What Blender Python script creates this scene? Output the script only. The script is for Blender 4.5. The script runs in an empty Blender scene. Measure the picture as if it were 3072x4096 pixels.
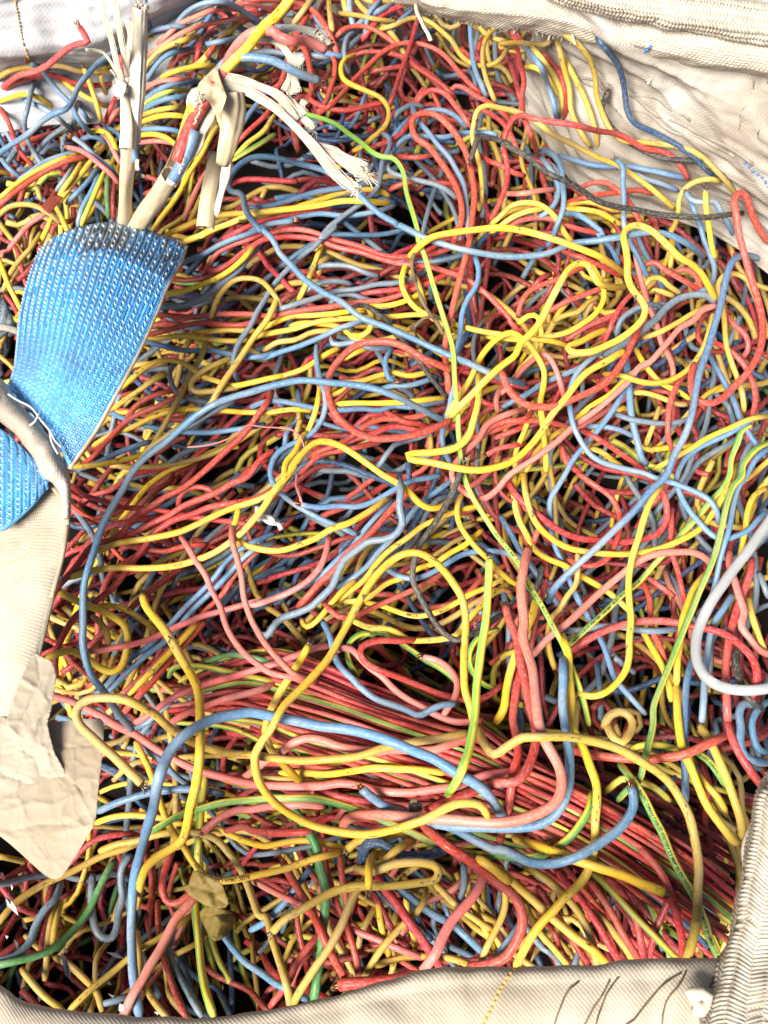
import bpy, math, random
import numpy as np
from mathutils import Vector, Matrix, noise
random.seed(7); rng = np.random.default_rng(7)
R = math.radians
scene = bpy.context.scene
COL = scene.collection

# ---------------------------------------------------------------- camera
CAM_Z = 0.75; DEP = 66.0; VFOV = 58.0
FPX = 2048.0 / math.tan(R(VFOV / 2))
cam_d = bpy.data.cameras.new('camera'); cam = bpy.data.objects.new('camera', cam_d); COL.objects.link(cam)
cam.location = (0, 0, CAM_Z); cam.rotation_euler = (R(90 - DEP), 0, 0)
cam_d.sensor_fit = 'VERTICAL'; cam_d.sensor_height = 24; cam_d.lens = 12 / math.tan(R(VFOV / 2))
cam_d.clip_start = 0.02; cam_d.clip_end = 60
cam_d.dof.use_dof = True; cam_d.dof.focus_distance = 0.74; cam_d.dof.aperture_fstop = 7.0
scene.camera = cam
# ---------------------------------------------------------------- sky, sun, exposure
SUN_EL, SUN_AZ = 47.0, -140.0          # azimuth measured from +Y, negative to the left
w = bpy.data.worlds.new('World'); scene.world = w; w.use_nodes = True
nt = w.node_tree; bg = nt.nodes['Background']
sky = nt.nodes.new('ShaderNodeTexSky'); sky.sky_type = 'NISHITA'; sky.sun_disc = False
sky.sun_elevation = R(SUN_EL); sky.sun_rotation = R(SUN_AZ); sky.air_density = 1.0; sky.dust_density = 4.0
nt.links.new(sky.outputs[0], bg.inputs[0]); bg.inputs[1].default_value = 0.05
sd = bpy.data.lights.new('sun', 'SUN'); sd.energy = 4.6; sd.angle = R(26); sd.color = (1, .95, .87)
so = bpy.data.objects.new('sun', sd); COL.objects.link(so)
dv = Vector((math.sin(R(SUN_AZ)) * math.cos(R(SUN_EL)), math.cos(R(SUN_AZ)) * math.cos(R(SUN_EL)), math.sin(R(SUN_EL))))
so.rotation_euler = dv.to_track_quat('Z', 'Y').to_euler(); so.location = (0, 0, 3)
scene.view_settings.view_transform = 'Standard'; scene.view_settings.look = 'None'
scene.view_settings.exposure = 0.84; scene.view_settings.gamma = 1
scene.render.engine = 'CYCLES'
scene.cycles.max_bounces = 4; scene.cycles.diffuse_bounces = 1; scene.cycles.glossy_bounces = 2

# ---------------------------------------------------------------- rays from the photograph's pixels to places in the bag
CA, SA = math.cos(R(90 - DEP)), math.sin(R(90 - DEP))
TS = {'A': (0, 0, .66305), 'B': (1000, 0, .66305), 'C': (2000, 0, .6462), 'D': (0, 900, .66305), 'E': (1000, 900, .66305),
      'F': (2000, 900, .6462), 'G': (0, 1900, .66305), 'H': (1000, 1900, .66305), 'I': (2000, 1900, .6462),
      'J': (0, 2900, .66305), 'K': (1000, 2900, .66305), 'L': (2000, 2900, .6462), 'O': (0, 0, 1.8517), 'S': (0, 0, 1.0)}
def parse(s):
    t = 'S'; out = []
    for k in s.split():
        if k in TS: t = k; continue
        a, b = k.split(','); ox, oy, sc = TS[t]
        out.append((ox + float(a) * sc, oy + float(b) * sc))
    return np.array(out)
def rays(p):
    p = np.atleast_2d(np.asarray(p, float))
    x = (p[:, 0] - 1536) / FPX; y = -(p[:, 1] - 2048) / FPX; z = -np.ones(len(p))
    return np.stack([x, y * CA - z * SA, y * SA + z * CA], 1)
def PZ(p, z):                          # point seen at pixel p at height z
    d = rays(p); t = (np.asarray(z) - CAM_Z) / d[:, 2]
    q = d * t[:, None]; q[:, 2] += CAM_Z; return q
def PY(p, Y):                          # point seen at pixel p at world y
    d = rays(p); t = np.asarray(Y) / d[:, 1]
    q = d * t[:, None]; q[:, 2] += CAM_Z; return q
def V1(px, py, z): return Vector(PZ([(px, py)], [z])[0])
def sstep(x, a, b):
    t = np.clip((x - a) / (b - a), 0, 1); return t * t * (3 - 2 * t)
PITS = [(250, 3560, .16, .12), (820, 3300, .05, .07), (700, 2500, .05, .07), (1500, 3700, .06, .12), (2300, 3600, .04, .10),
        (2500, 2350, .04, .09), (1750, 2600, .04, .06), (500, 1700, .03, .07), (2330, 1050, -.02, .12), (1500, 1200, -.02, .2), (330, 400, .05, .06)]
PW = [(PZ([(a, b)], [0])[0], d, r) for a, b, d, r in PITS]
def terr(x, y):
    z = .06 * sstep(y, .25, .75) - .03 * sstep(-y, -.12, .05)
    for c, d, r in PW: z = z - d * np.exp(-((x - c[0]) ** 2 + (y - c[1]) ** 2) / (r * r))
    return z
def PT(p, off=0.0):                    # point at pixel p on the heap's surface
    d = rays(p); z = np.zeros(len(d))
    for _ in range(8):
        t = (z - CAM_Z) / d[:, 2]; z = .5 * z + .5 * (terr(d[:, 0] * t, d[:, 1] * t) + off)
    return PZ(p, z)
def catmull(P, step):
    P = np.asarray(P, float)
    Q = np.vstack([2 * P[0] - P[1], P, 2 * P[-1] - P[-2]]); out = []
    for i in range(1, len(Q) - 2):
        a, b, c, d = Q[i - 1], Q[i], Q[i + 1], Q[i + 2]
        n = max(2, int(np.linalg.norm((c - b)[:2]) / step))
        ta = max(np.linalg.norm((b - a)[:2]), 1e-6) ** .5; tb = max(np.linalg.norm((c - b)[:2]), 1e-6) ** .5; tc = max(np.linalg.norm((d - c)[:2]), 1e-6) ** .5
        m1 = (c - b) + tb * ((b - a) / ta - (c - a) / (ta + tb)); m2 = (c - b) + tb * ((d - c) / tc - (d - b) / (tb + tc))
        t = np.linspace(0, 1, n, endpoint=False)[:, None]
        out.append((2 * t ** 3 - 3 * t ** 2 + 1) * b + (t ** 3 - 2 * t ** 2 + t) * m1 + (-2 * t ** 3 + 3 * t ** 2) * c + (t ** 3 - t ** 2) * m2)
    out.append(Q[-2][None]); return np.vstack(out)
def resample(P, step):
    s = np.r_[0, np.cumsum(np.linalg.norm(np.diff(P, axis=0), axis=1))]
    n = max(4, int(s[-1] / step) + 1); t = np.linspace(0, s[-1], n)
    return np.stack([np.interp(t, s, P[:, k]) for k in range(P.shape[1])], 1)

# ---------------------------------------------------------------- materials
MATS = {}
def N(nt, typ, **kw):
    n = nt.nodes.new(typ)
    for k, v in kw.items(): setattr(n, k, v)
    return n
def math_n(nt, op, a, b=None, clamp=False):
    n = nt.nodes.new('ShaderNodeMath'); n.operation = op; n.use_clamp = clamp
    for i, v in enumerate((a, b)):
        if v is None: continue
        if isinstance(v, (int, float)): n.inputs[i].default_value = v
        else: nt.links.new(v, n.inputs[i])
    return n.outputs[0]
def mixc(nt, f, a, b, blend='MIX'):
    n = nt.nodes.new('ShaderNodeMix'); n.data_type = 'RGBA'; n.blend_type = blend
    for i, v in ((0, f), (6, a), (7, b)):
        if isinstance(v, (int, float)): n.inputs[i].default_value = v
        elif isinstance(v, tuple): n.inputs[i].default_value = (*v, 1)
        else: nt.links.new(v, n.inputs[i])
    return n.outputs[2]
def ramp(nt, x, a, b):
    n = nt.nodes.new('ShaderNodeMapRange'); n.interpolation_type = 'SMOOTHSTEP'
    nt.links.new(x, n.inputs[0]); n.inputs[1].default_value = a; n.inputs[2].default_value = b; return n.outputs[0]
def base_mat(name):
    m = bpy.data.materials.new(name); m.use_nodes = True; nt = m.node_tree
    return m, nt, nt.nodes['Principled BSDF']
def wire_mat(name, col, dust, dustamt, dirt, rough=.42, stripe=None, band=(.10, .46)):
    m, nt, b = base_mat(name)
    gi = N(nt, 'ShaderNodeNewGeometry'); oi = N(nt, 'ShaderNodeObjectInfo'); uv = N(nt, 'ShaderNodeUVMap')
    rnd = math_n(nt, 'FRACT', math_n(nt, 'ADD', gi.outputs['Random Per Island'], oi.outputs['Random']))
    sp = N(nt, 'ShaderNodeSeparateXYZ'); nt.links.new(uv.outputs[0], sp.inputs[0])
    u, v = sp.outputs[0], sp.outputs[1]
    ang = math_n(nt, 'MULTIPLY', v, 6.2832)
    cs, sn = math_n(nt, 'COSINE', ang), math_n(nt, 'SINE', ang)
    def nz(su, sv, scale, det, off):
        c = N(nt, 'ShaderNodeCombineXYZ'); nt.links.new(math_n(nt, 'ADD', math_n(nt, 'MULTIPLY', u, su), math_n(nt, 'MULTIPLY', rnd, off)), c.inputs[0])
        nt.links.new(math_n(nt, 'MULTIPLY', cs, sv), c.inputs[1]); nt.links.new(math_n(nt, 'MULTIPLY', sn, sv), c.inputs[2])
        n = N(nt, 'ShaderNodeTexNoise'); n.inputs['Scale'].default_value = scale; n.inputs['Detail'].default_value = det
        nt.links.new(c.outputs[0], n.inputs['Vector']); return n.outputs[0]
    base = col
    if stripe:
        tw = math_n(nt, 'ADD', v, math_n(nt, 'MULTIPLY', math_n(nt, 'SUBTRACT', nz(3, .1, 1, 1, 31), .5), .22))
        tw = math_n(nt, 'FRACT', math_n(nt, 'ADD', tw, math_n(nt, 'SUBTRACT', math_n(nt, 'MULTIPLY', rnd, .2), .02)))
        f = math_n(nt, 'MULTIPLY', ramp(nt, tw, band[0], band[0] + .04), math_n(nt, 'SUBTRACT', 1.0, ramp(nt, tw, band[1], band[1] + .04)))
        base = mixc(nt, f, col, stripe)
    # wire to wire shade of the plastic
    hs = N(nt, 'ShaderNodeHueSaturation')
    if isinstance(base, tuple): hs.inputs['Color'].default_value = (*base, 1)
    else: nt.links.new(base, hs.inputs['Color'])
    nt.links.new(math_n(nt, 'ADD', math_n(nt, 'MULTIPLY', rnd, .016), .492), hs.inputs['Hue'])
    nt.links.new(math_n(nt, 'ADD', math_n(nt, 'MULTIPLY', math_n(nt, 'FRACT', math_n(nt, 'MULTIPLY', rnd, 7.3)), .36), .78), hs.inputs['Value'])
    c = hs.outputs[0]
    big = nz(14, .25, 1, 2, 90)
    c = mixc(nt, math_n(nt, 'MULTIPLY', ramp(nt, big, .40, .72), dustamt), c, dust)
    sm = nz(160, 1.6, 1, 4, 50); pat = nz(22, .6, 1, 2, 70)
    df = math_n(nt, 'MULTIPLY', ramp(nt, sm, .56, .70), math_n(nt, 'ADD', math_n(nt, 'MULTIPLY', ramp(nt, pat, .42, .66), dirt), dirt * .15), True)
    c = mixc(nt, df, c, (.07, .045, .02))
    fine = nz(260, 3.0, 1, 3, 20)
    c = mixc(nt, math_n(nt, 'MULTIPLY', ramp(nt, fine, .42, .72), .20), c, (.75, .70, .62))
    nt.links.new(c, b.inputs['Base Color'])
    nt.links.new(math_n(nt, 'ADD', math_n(nt, 'MULTIPLY', ramp(nt, pat, .3, .7), .22), rough - .04), b.inputs['Roughness'])
    b.inputs['Specular IOR Level'].default_value = .38
    bp = N(nt, 'ShaderNodeBump'); bp.inputs['Strength'].default_value = .22; bp.inputs['Distance'].default_value = .0006
    nt.links.new(nz(120, 1.2, 1, 3, 33), bp.inputs['Height']); nt.links.new(bp.outputs[0], b.inputs['Normal'])
    MATS[name] = m; return m
WM = {
 'r': wire_mat('red_plastic', (.60, .042, .030), (.52, .16, .125), .5, .65),
 'd': wire_mat('dark_red_plastic', (.34, .016, .016), (.30, .08, .08), .35, .5),
 'p': wire_mat('faded_red_plastic', (.74, .17, .135), (.72, .36, .30), .5, .45),
 'y': wire_mat('yellow_plastic', (.88, .55, .018), (.72, .50, .16), .5, 1.1),
 'o': wire_mat('dirty_yellow_plastic', (.60, .38, .045), (.52, .39, .20), .55, 1.0),
 'b': wire_mat('blue_plastic', (.10, .235, .41), (.28, .34, .39), .8, .55),
 's': wire_mat('grey_blue_plastic', (.14, .20, .27), (.28, .32, .34), .65, .50),
 'n': wire_mat('dark_blue_plastic', (.018, .065, .17), (.10, .14, .2), .40, .3),
 'k': wire_mat('black_rubber', (.022, .020, .018), (.10, .09, .075), .8, .2, .55),
 'G': wire_mat('green_plastic', (.07, .26, .06), (.22, .32, .18), .5, .6),
 'g': wire_mat('green_yellow_plastic', (.80, .66, .05), (.70, .60, .22), .35, .6, .42, stripe=(.15, .36, .06)),
 'h': wire_mat('bright_green_yellow_plastic', (.74, .68, .06), (.60, .58, .2), .25, .45, .42, stripe=(.20, .50, .06), band=(.0, .40)),
}
def plain(name, col, rough=.6, metal=0., noise_amt=.25, nscale=120, col2=None, spec=.4, bump=.3, trans=0., vary=.3):
    m, nt, b = base_mat(name)
    tc = N(nt, 'ShaderNodeTexCoord'); n = N(nt, 'ShaderNodeTexNoise'); n.inputs['Scale'].default_value = nscale; n.inputs['Detail'].default_value = 5
    nt.links.new(tc.outputs['Object'], n.inputs['Vector'])
    c2 = col2 or tuple(x * .55 for x in col)
    c = mixc(nt, math_n(nt, 'MULTIPLY', ramp(nt, n.outputs[0], .38, .68), noise_amt), col, c2)
    gi = N(nt, 'ShaderNodeNewGeometry'); hs = N(nt, 'ShaderNodeHueSaturation'); nt.links.new(c, hs.inputs['Color'])
    nt.links.new(math_n(nt, 'ADD', math_n(nt, 'MULTIPLY', gi.outputs['Random Per Island'], vary), 1 - vary / 2), hs.inputs['Value']); c = hs.outputs[0]
    nt.links.new(c, b.inputs['Base Color']); b.inputs['Roughness'].default_value = rough; b.inputs['Metallic'].default_value = metal
    b.inputs['Specular IOR Level'].default_value = spec
    if trans:
        b.inputs['Transmission Weight'].default_value = trans
    bp = N(nt, 'ShaderNodeBump'); bp.inputs['Strength'].default_value = bump; bp.inputs['Distance'].default_value = .001
    nt.links.new(n.outputs[0], bp.inputs['Height']); nt.links.new(bp.outputs[0], b.inputs['Normal'])
    MATS[name] = m; return m
def fabric(name, col, stain, staink, cell=.0015, bumpd=.0004, lines=None, fold=.3):
    """woven polypropylene cloth; UV in metres"""
    m, nt, b = base_mat(name)
    uv = N(nt, 'ShaderNodeUVMap'); sp = N(nt, 'ShaderNodeSeparateXYZ'); nt.links.new(uv.outputs[0], sp.inputs[0])
    k = math.pi / cell
    a = math_n(nt, 'SINE', math_n(nt, 'MULTIPLY', sp.outputs[0], k)); c_ = math_n(nt, 'SINE', math_n(nt, 'MULTIPLY', sp.outputs[1], k))
    h = math_n(nt, 'ADD', math_n(nt, 'MULTIPLY', math_n(nt, 'MULTIPLY', a, c_), .5), .5)
    tc = N(nt, 'ShaderNodeTexCoord')
    def nz(s, d=4):
        n = N(nt, 'ShaderNodeTexNoise'); n.inputs['Scale'].default_value = s; n.inputs['Detail'].default_value = d
        nt.links.new(tc.outputs['Object'], n.inputs['Vector']); return n.outputs[0]
    c = mixc(nt, math_n(nt, 'MULTIPLY', ramp(nt, nz(9, 5), .40, .68), staink), col, stain)
    c = mixc(nt, math_n(nt, 'MULTIPLY', ramp(nt, nz(45, 6), .52, .72), staink * .7), c, tuple(x * .6 for x in stain))
    c = mixc(nt, math_n(nt, 'MULTIPLY', math_n(nt, 'SUBTRACT', 1.0, ramp(nt, h, .1, .6)), .16), c, stain)
    nt.links.new(c, b.inputs['Base Color']); b.inputs['Roughness'].default_value = .62; b.inputs['Specular IOR Level'].default_value = .3
    bp = N(nt, 'ShaderNodeBump'); bp.inputs['Strength'].default_value = .8; bp.inputs['Distance'].default_value = bumpd
    nt.links.new(math_n(nt, 'ADD', h, math_n(nt, 'MULTIPLY', nz(220), .5)), bp.inputs['Height'])
    b2 = N(nt, 'ShaderNodeBump'); b2.inputs['Strength'].default_value = fold; b2.inputs['Distance'].default_value = .006
    nt.links.new(nz(28, 3), b2.inputs['Height']); nt.links.new(bp.outputs[0], b2.inputs['Normal']); nt.links.new(b2.outputs[0], b.inputs['Normal'])
    MATS[name] = m; return m
M_BAGW = fabric('white_bag_cloth', (.58, .58, .60), (.33, .33, .33), .55, .0022, .00012)
M_BAGC = fabric('cream_bag_cloth', (.50, .44, .35), (.42, .34, .24), .5)
M_BAGR = fabric('dusty_bag_cloth', (.49, .455, .405), (.26, .21, .155), .7, .0019, .0003)
M_TAPE = plain('cream_tape', (.58, .53, .44), .5, 0, .45, 60, (.45, .37, .26))
M_TAPEB = plain('browned_tape', (.52, .42, .29), .6, 0, .5, 60, (.25, .18, .10))
M_TAPEW = plain('white_tape', (.68, .60, .475), .5, 0, .5, 40, (.46, .385, .28))
M_HEM = plain('hem_tape', (.58, .525, .435), .5, 0, .45, 40, (.47, .40, .30))
M_PANEL = plain('panel_tape', (.38, .335, .265), .5, 0, .6, 30, (.29, .24, .17), vary=.4)
M_STRAP = plain('blue_webbing', (.11, .41, .80), .40, 0, .6, 26, (.13, .25, .42), .5, .2, vary=.55)
M_STRAPD = plain('soiled_blue_webbing', (.27, .34, .40), .6, 0, .8, 60, (.07, .07, .065), .3, .2, vary=.6)
M_STITCH = plain('white_yarn', (.80, .80, .76), .6, 0, .2)
M_ORANGE = plain('orange_thread', (.75, .40, .10), .7, 0, .3)
M_BLUEY = plain('blue_thread', (.10, .25, .62), .7, 0, .3)
M_SHEATH = plain('cream_cable_sheath', (.58, .47, .31), .55, 0, .55, 38, (.38, .28, .17), .35, .5)
M_FILL = plain('white_filler', (.66, .585, .47), .8, 0, .4, 90, (.46, .38, .27), .2, .9)
M_PAPER = plain('brown_paper', (.42, .35, .26), .75, 0, .45, 22, (.36, .27, .17), .2, .5)
M_LINER = plain('crumpled_liner', (.44, .375, .285), .6, 0, .4, 18, (.35, .285, .205), .35, .5)
M_SCRAP = plain('dirty_yellow_film', (.20, .14, .03), .6, 0, .7, 45, (.12, .08, .02), .3, .6)
M_COPPER = plain('copper', (.55, .27, .13), .38, 1., .4, 300)
M_GREYW = plain('tinned_copper', (.30, .24, .19), .42, 1., .4, 300)
M_CUT = plain('cut_face', (.48, .31, .19), .7, 0, .5, 900)
M_INK = plain('black_ink', (.03, .022, .02), .6, 0, .2)
M_BLACKP = plain('black_plastic', (.03, .028, .026), .5, 0, .7, 90, (.12, .10, .08), .45, .5)
M_HOSE = plain('grey_clear_hose', (.74, .78, .80), .14, 0, .45, 14, (.36, .35, .32), .7, .1, trans=.5)
M_TWIG = plain('dry_stem', (.20, .14, .085), .85, 0, .8, 90, (.05, .035, .025), .15, 1.)
M_RUST = plain('red_brown_film', (.24, .05, .03), .5, 0, .5, 60)
M_PINK = plain('pink_film', (.60, .22, .22), .5, 0, .3, 90)
M_BED = plain('gap_shade_dark', (.020, .016, .014), .95, 0, .5, 40, spec=.1)  # near-black colour stands in for shade below the wires
M_FLAKE = plain('white_flake', (.62, .60, .58), .6, 0, .3, 50)
M_GROUND = plain('pale_concrete', (.42, .44, .45), .85, 0, .4, 6, (.30, .31, .31))

# ---------------------------------------------------------------- object helpers
def mesh_obj(name, V, F, mat, parent=None, uv=None, smooth=True, origin=None, mi=None):
    V = np.asarray(V, float)
    o0 = np.zeros(3) if origin is None else np.asarray(origin, float)
    me = bpy.data.meshes.new(name); me.from_pydata((V - o0).tolist(), [], F if isinstance(F, list) else F.tolist())
    for m in (mat if isinstance(mat, (list, tuple)) else [mat]): me.materials.append(m)
    if mi is not None: me.polygons.foreach_set('material_index', mi)
    if smooth: me.polygons.foreach_set('use_smooth', [True] * len(me.polygons))
    if uv is not None:
        l = me.uv_layers.new(name='UVMap'); idx = np.empty(len(me.loops), int); me.loops.foreach_get('vertex_index', idx)
        l.data.foreach_set('uv', np.asarray(uv, float)[idx].ravel() if len(uv) == len(V) else np.asarray(uv, float).ravel())
    me.update(); o = bpy.data.objects.new(name, me); COL.objects.link(o)
    if parent is not None:
        o.parent = parent; o.location = Vector(o0) - Vector(parent['_o'])
        o['_o'] = tuple(float(x) for x in o0)
    else:
        o.location = o0; o['_o'] = tuple(float(x) for x in o0)
    return o
def empty(name, loc):
    o = bpy.data.objects.new(name, None); COL.objects.link(o); o.location = loc; o['_o'] = tuple(float(x) for x in loc)
    o.empty_display_size = .02; return o
def tag(o, label=None, cat=None, group=None, kind=None):
    for k, v in (('label', label), ('category', cat), ('group', group), ('kind', kind)):
        if v: o[k] = v
    return o
UPREF = np.array([0, -.25, .97])
def frames(P):
    T = np.gradient(P, axis=0); T /= np.linalg.norm(T, axis=1)[:, None] + 1e-9
    Nn = UPREF - (T @ UPREF)[:, None] * T; ln = np.linalg.norm(Nn, axis=1)
    # parallel transport where the wire points along the reference
    n = Nn[np.argmax(ln)] / ln.max(); out = np.zeros_like(P)
    i0 = int(np.argmax(ln)); out[i0] = n
    for rg in (range(i0 + 1, len(P)), range(i0 - 1, -1, -1)):
        p = out[i0]
        for i in rg:
            q = p - (p @ T[i]) * T[i]; q /= np.linalg.norm(q) + 1e-9
            k = min(1., ln[i]) ** 2 * .35; q = q * (1 - k) + (Nn[i] / (ln[i] + 1e-6)) * k if ln[i] > .25 else q
            q -= (q @ T[i]) * T[i]; q /= np.linalg.norm(q) + 1e-9; out[i] = q; p = q
    return T, out, np.cross(T, out)
def tube_data(P, r, sides, fr=None, cap=True, squash=1.0):
    T, Nn, B = fr if fr is not None else frames(P)
    n = len(P); r = np.broadcast_to(r, (n,))
    a = np.linspace(0, 2 * math.pi, sides, endpoint=False)
    ring = P[:, None] + r[:, None, None] * (np.cos(a)[None, :, None] * Nn[:, None] * squash + np.sin(a)[None, :, None] * B[:, None])
    V = ring.reshape(-1, 3); s = np.r_[0, np.cumsum(np.linalg.norm(np.diff(P, axis=0), axis=1))]
    i = np.arange(n - 1)[:, None]; j = np.arange(sides)[None]; jn = (j + 1) % sides
    F = np.stack([i * sides + j, i * sides + jn, (i + 1) * sides + jn, (i + 1) * sides + j], -1).reshape(-1, 4)
    U = np.zeros((len(F), 4, 2)); ii = np.broadcast_to(i, (n - 1, sides)).ravel(); jj = np.broadcast_to(j, (n - 1, sides)).ravel()
    U[:, 0] = np.stack([s[ii], jj / sides], 1); U[:, 1] = np.stack([s[ii], (jj + 1) / sides], 1)
    U[:, 2] = np.stack([s[ii + 1], (jj + 1) / sides], 1); U[:, 3] = np.stack([s[ii + 1], jj / sides], 1)
    F = F.tolist(); U = U.reshape(-1, 2)
    if cap:
        F.append(list(range(sides))[::-1]); F.append(list(range((n - 1) * sides, n * sides)))
        U = np.vstack([U, np.tile([s[0], .5], (sides, 1)), np.tile([s[-1], .5], (sides, 1))])
    return V, F, U
def tube(name, P, r, mat, parent=None, sides=10, squash=1., cap=True):
    P = np.asarray(P, float); V, F, U = tube_data(P, r, sides, None, cap, squash)
    return mesh_obj(name, V, F, mat, parent, U, True, P[0])
class Bag:                              # collects many small pieces into one mesh
    def __init__(s): s.V = []; s.F = []; s.n = 0
    def add(s, V, F):
        s.V.append(np.asarray(V, float)); s.F += [[k + s.n for k in f] for f in F]; s.n += len(V)
    def build(s, name, mat, parent=None, smooth=True, origin=None):
        V = np.vstack(s.V); return mesh_obj(name, V, s.F, mat, parent, None, smooth, V[0] if origin is None else origin)
# ---------------------------------------------------------------- sheets, bands, strips
def fnoise(p, s, off=0): return noise.noise(Vector((p[0] * s + off, p[1] * s + off * 1.7, p[2] * s)))
def sheet(name, rows, mat, parent=None, nu=60, nv=30, wr=.004, ws=14, wr2=.0, ws2=60, thick=.0012, off=0, crease=0., origin=None, edge=0., folds=()):
    """rows: list of (pixel string, 'z' or 'y', value or list)"""
    G = []
    for s, mode, val in rows:
        p = parse(s); v = np.broadcast_to(np.asarray(val, float), (len(p),)) if np.ndim(val) == 0 else np.asarray(val, float)
        if len(v) != len(p): v = np.interp(np.linspace(0, 1, len(p)), np.linspace(0, 1, len(v)), v)
        Q = PZ(p, v) if mode == 'z' else PY(p, v)
        G.append(resample(catmull(Q, .004), .0005)[:: 1]) if False else G.append(Q)
    g2 = []
    for Q in G:
        c = catmull(Q, .01); s = np.r_[0, np.cumsum(np.linalg.norm(np.diff(c, axis=0), axis=1))]; t = np.linspace(0, s[-1], nu)
        g2.append(np.stack([np.interp(t, s, c[:, k]) for k in range(3)], 1))
    A = np.stack(g2)                                 # rows x nu x 3
    out = []
    for i in range(nu):
        c = catmull(A[:, i], .01) if len(A) > 2 else A[:, i]; s = np.r_[0, np.cumsum(np.linalg.norm(np.diff(c, axis=0), axis=1))]; t = np.linspace(0, s[-1], nv)
        out.append(np.stack([np.interp(t, s, c[:, k]) for k in range(3)], 1))
    S = np.stack(out, 1)                             # nv x nu x 3
    du = np.gradient(S, axis=1); dv_ = np.gradient(S, axis=0); Nn = np.cross(du, dv_); Nn /= np.linalg.norm(Nn, axis=2)[..., None] + 1e-9
    D = np.zeros((nv, nu))
    for a in range(nv):
        for b in range(nu):
            p = S[a, b]; d = wr * fnoise(p, ws, off) * 2
            if wr2: d += wr2 * fnoise(p, ws2, off + 5) * 2
            if crease: d += crease * (abs(fnoise(p, ws * 1.6, off + 9)) + .5 * abs(fnoise(p, ws * 4, off + 3))) * 2
            for ku, kv, am, sl in folds:
                d += am * (1 - 2.2 * abs(noise.noise(Vector(((b / nu) * ku, (a / nv) * kv + (b / nu) * sl, off + ku)))))
            D[a, b] = d
    S = S + Nn * D[..., None]
    if edge:
        for b in range(nu):
            S[0, b] += (S[0, b] - S[1, b]) * rng.uniform(0, edge); S[-1, b] += (S[-1, b] - S[-2, b]) * rng.uniform(0, edge)
    uu = np.cumsum(np.r_[0, np.linalg.norm(np.diff(S[nv // 2], axis=0), axis=1)]); vv = np.cumsum(np.r_[0, np.linalg.norm(np.diff(S[:, nu // 2], axis=0), axis=1)])
    UV = np.stack(np.broadcast_arrays(uu[None], vv[:, None]), -1).reshape(-1, 2)
    F = [[a * nu + b, a * nu + b + 1, (a + 1) * nu + b + 1, (a + 1) * nu + b] for a in range(nv - 1) for b in range(nu - 1)]
    o = mesh_obj(name, S.reshape(-1, 3), F, mat, parent, UV, True, S[0, 0] if origin is None else origin)
    if thick: md = o.modifiers.new('thickness', 'SOLIDIFY'); md.thickness = thick; md.offset = -1
    return o, S
def surf(S):
    nv, nu = S.shape[:2]
    du = np.gradient(S, axis=1); dv_ = np.gradient(S, axis=0); Nn = np.cross(du, dv_); Nn /= np.linalg.norm(Nn, axis=2)[..., None] + 1e-9
    C = np.array([0, 0, CAM_Z])
    if np.sum((C - S.mean((0, 1))) * Nn.mean((0, 1))) < 0: Nn = -Nn
    def f(u, v):
        u = np.clip(u, 0, 1) * (nu - 1); v = np.clip(v, 0, 1) * (nv - 1); i = min(int(u), nu - 2); j = min(int(v), nv - 2); a, b = u - i, v - j
        g = lambda A: (A[j, i] * (1 - a) + A[j, i + 1] * a) * (1 - b) + (A[j + 1, i] * (1 - a) + A[j + 1, i + 1] * a) * b
        return g(S), g(Nn)
    return f
def yarn(bag, f, a, b, wv, h, uaxis=True, jit=.0):
    """one flat yarn float from (u,v)=a to b, wv = half width in v (or u), raised h"""
    V = []
    for t, wd, hh in ((0, .55, .15), (.3, 1, .9), (.7, 1, .9), (1, .55, .15)):
        u = a[0] + (b[0] - a[0]) * t; v = a[1] + (b[1] - a[1]) * t
        for s_, hk in ((-1, 0.), (0, 1.), (1, 0.)):
            uu, vv = (u, v + s_ * wv * wd) if uaxis else (u + s_ * wv * wd, v)
            p, n = f(uu, vv); V.append(p + n * (h * (hh * hk + .02) + jit * rng.random()))
    F = [[3 * i + k, 3 * i + k + 1, 3 * i + k + 4, 3 * i + k + 3] for i in range(3) for k in range(2)]
    bag.add(V, F)
def herring(name, S, nc, nr, mat, parent, slope=1.6, h=.0011, stitch=None, sname='white_stitches', skip=0., u0=0., u1=1., v0=0., v1=1., sel=None):
    f = surf(S); g = Bag(); gs = Bag(); cu = (u1 - u0) / nc; cv = (v1 - v0) / nr
    for i in range(nc):
        sg = 1 if i % 2 else -1
        for j in range(-3, nr + 3):
            ua, ub = u0 + i * cu, u0 + (i + 1) * cu; vm = v0 + (j + .5) * cv + rng.normal() * cv * .05
            va, vb = vm - sg * slope * cv * .5, vm + sg * slope * cv * .5
            if min(va, vb) < v0 - .001 or max(va, vb) > v1 + .001 or rng.random() < skip or (sel and not sel(ua, vm)): continue
            yarn(g, f, (ua + cu * .02, va), (ub - cu * .02, vb), cv * .46, h, True, h * .3)
            if stitch and i % 2 == 0 and j % 2 == 0 and vm > .018 and rng.random() < .9:
                e = stitch; uu = ua + rng.normal() * cu * .06
                yarn(gs, f, (uu - cu * e * .5, vm - cv * .1), (uu + cu * e * .5, vm + cv * .25), cv * .17, h * 1.7, True)
    o = g.build(name, mat, parent); o['kind'] = 'stuff'
    if gs.n: o2 = gs.build(sname, M_STITCH, parent); o2['kind'] = 'stuff'
    return o
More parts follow.
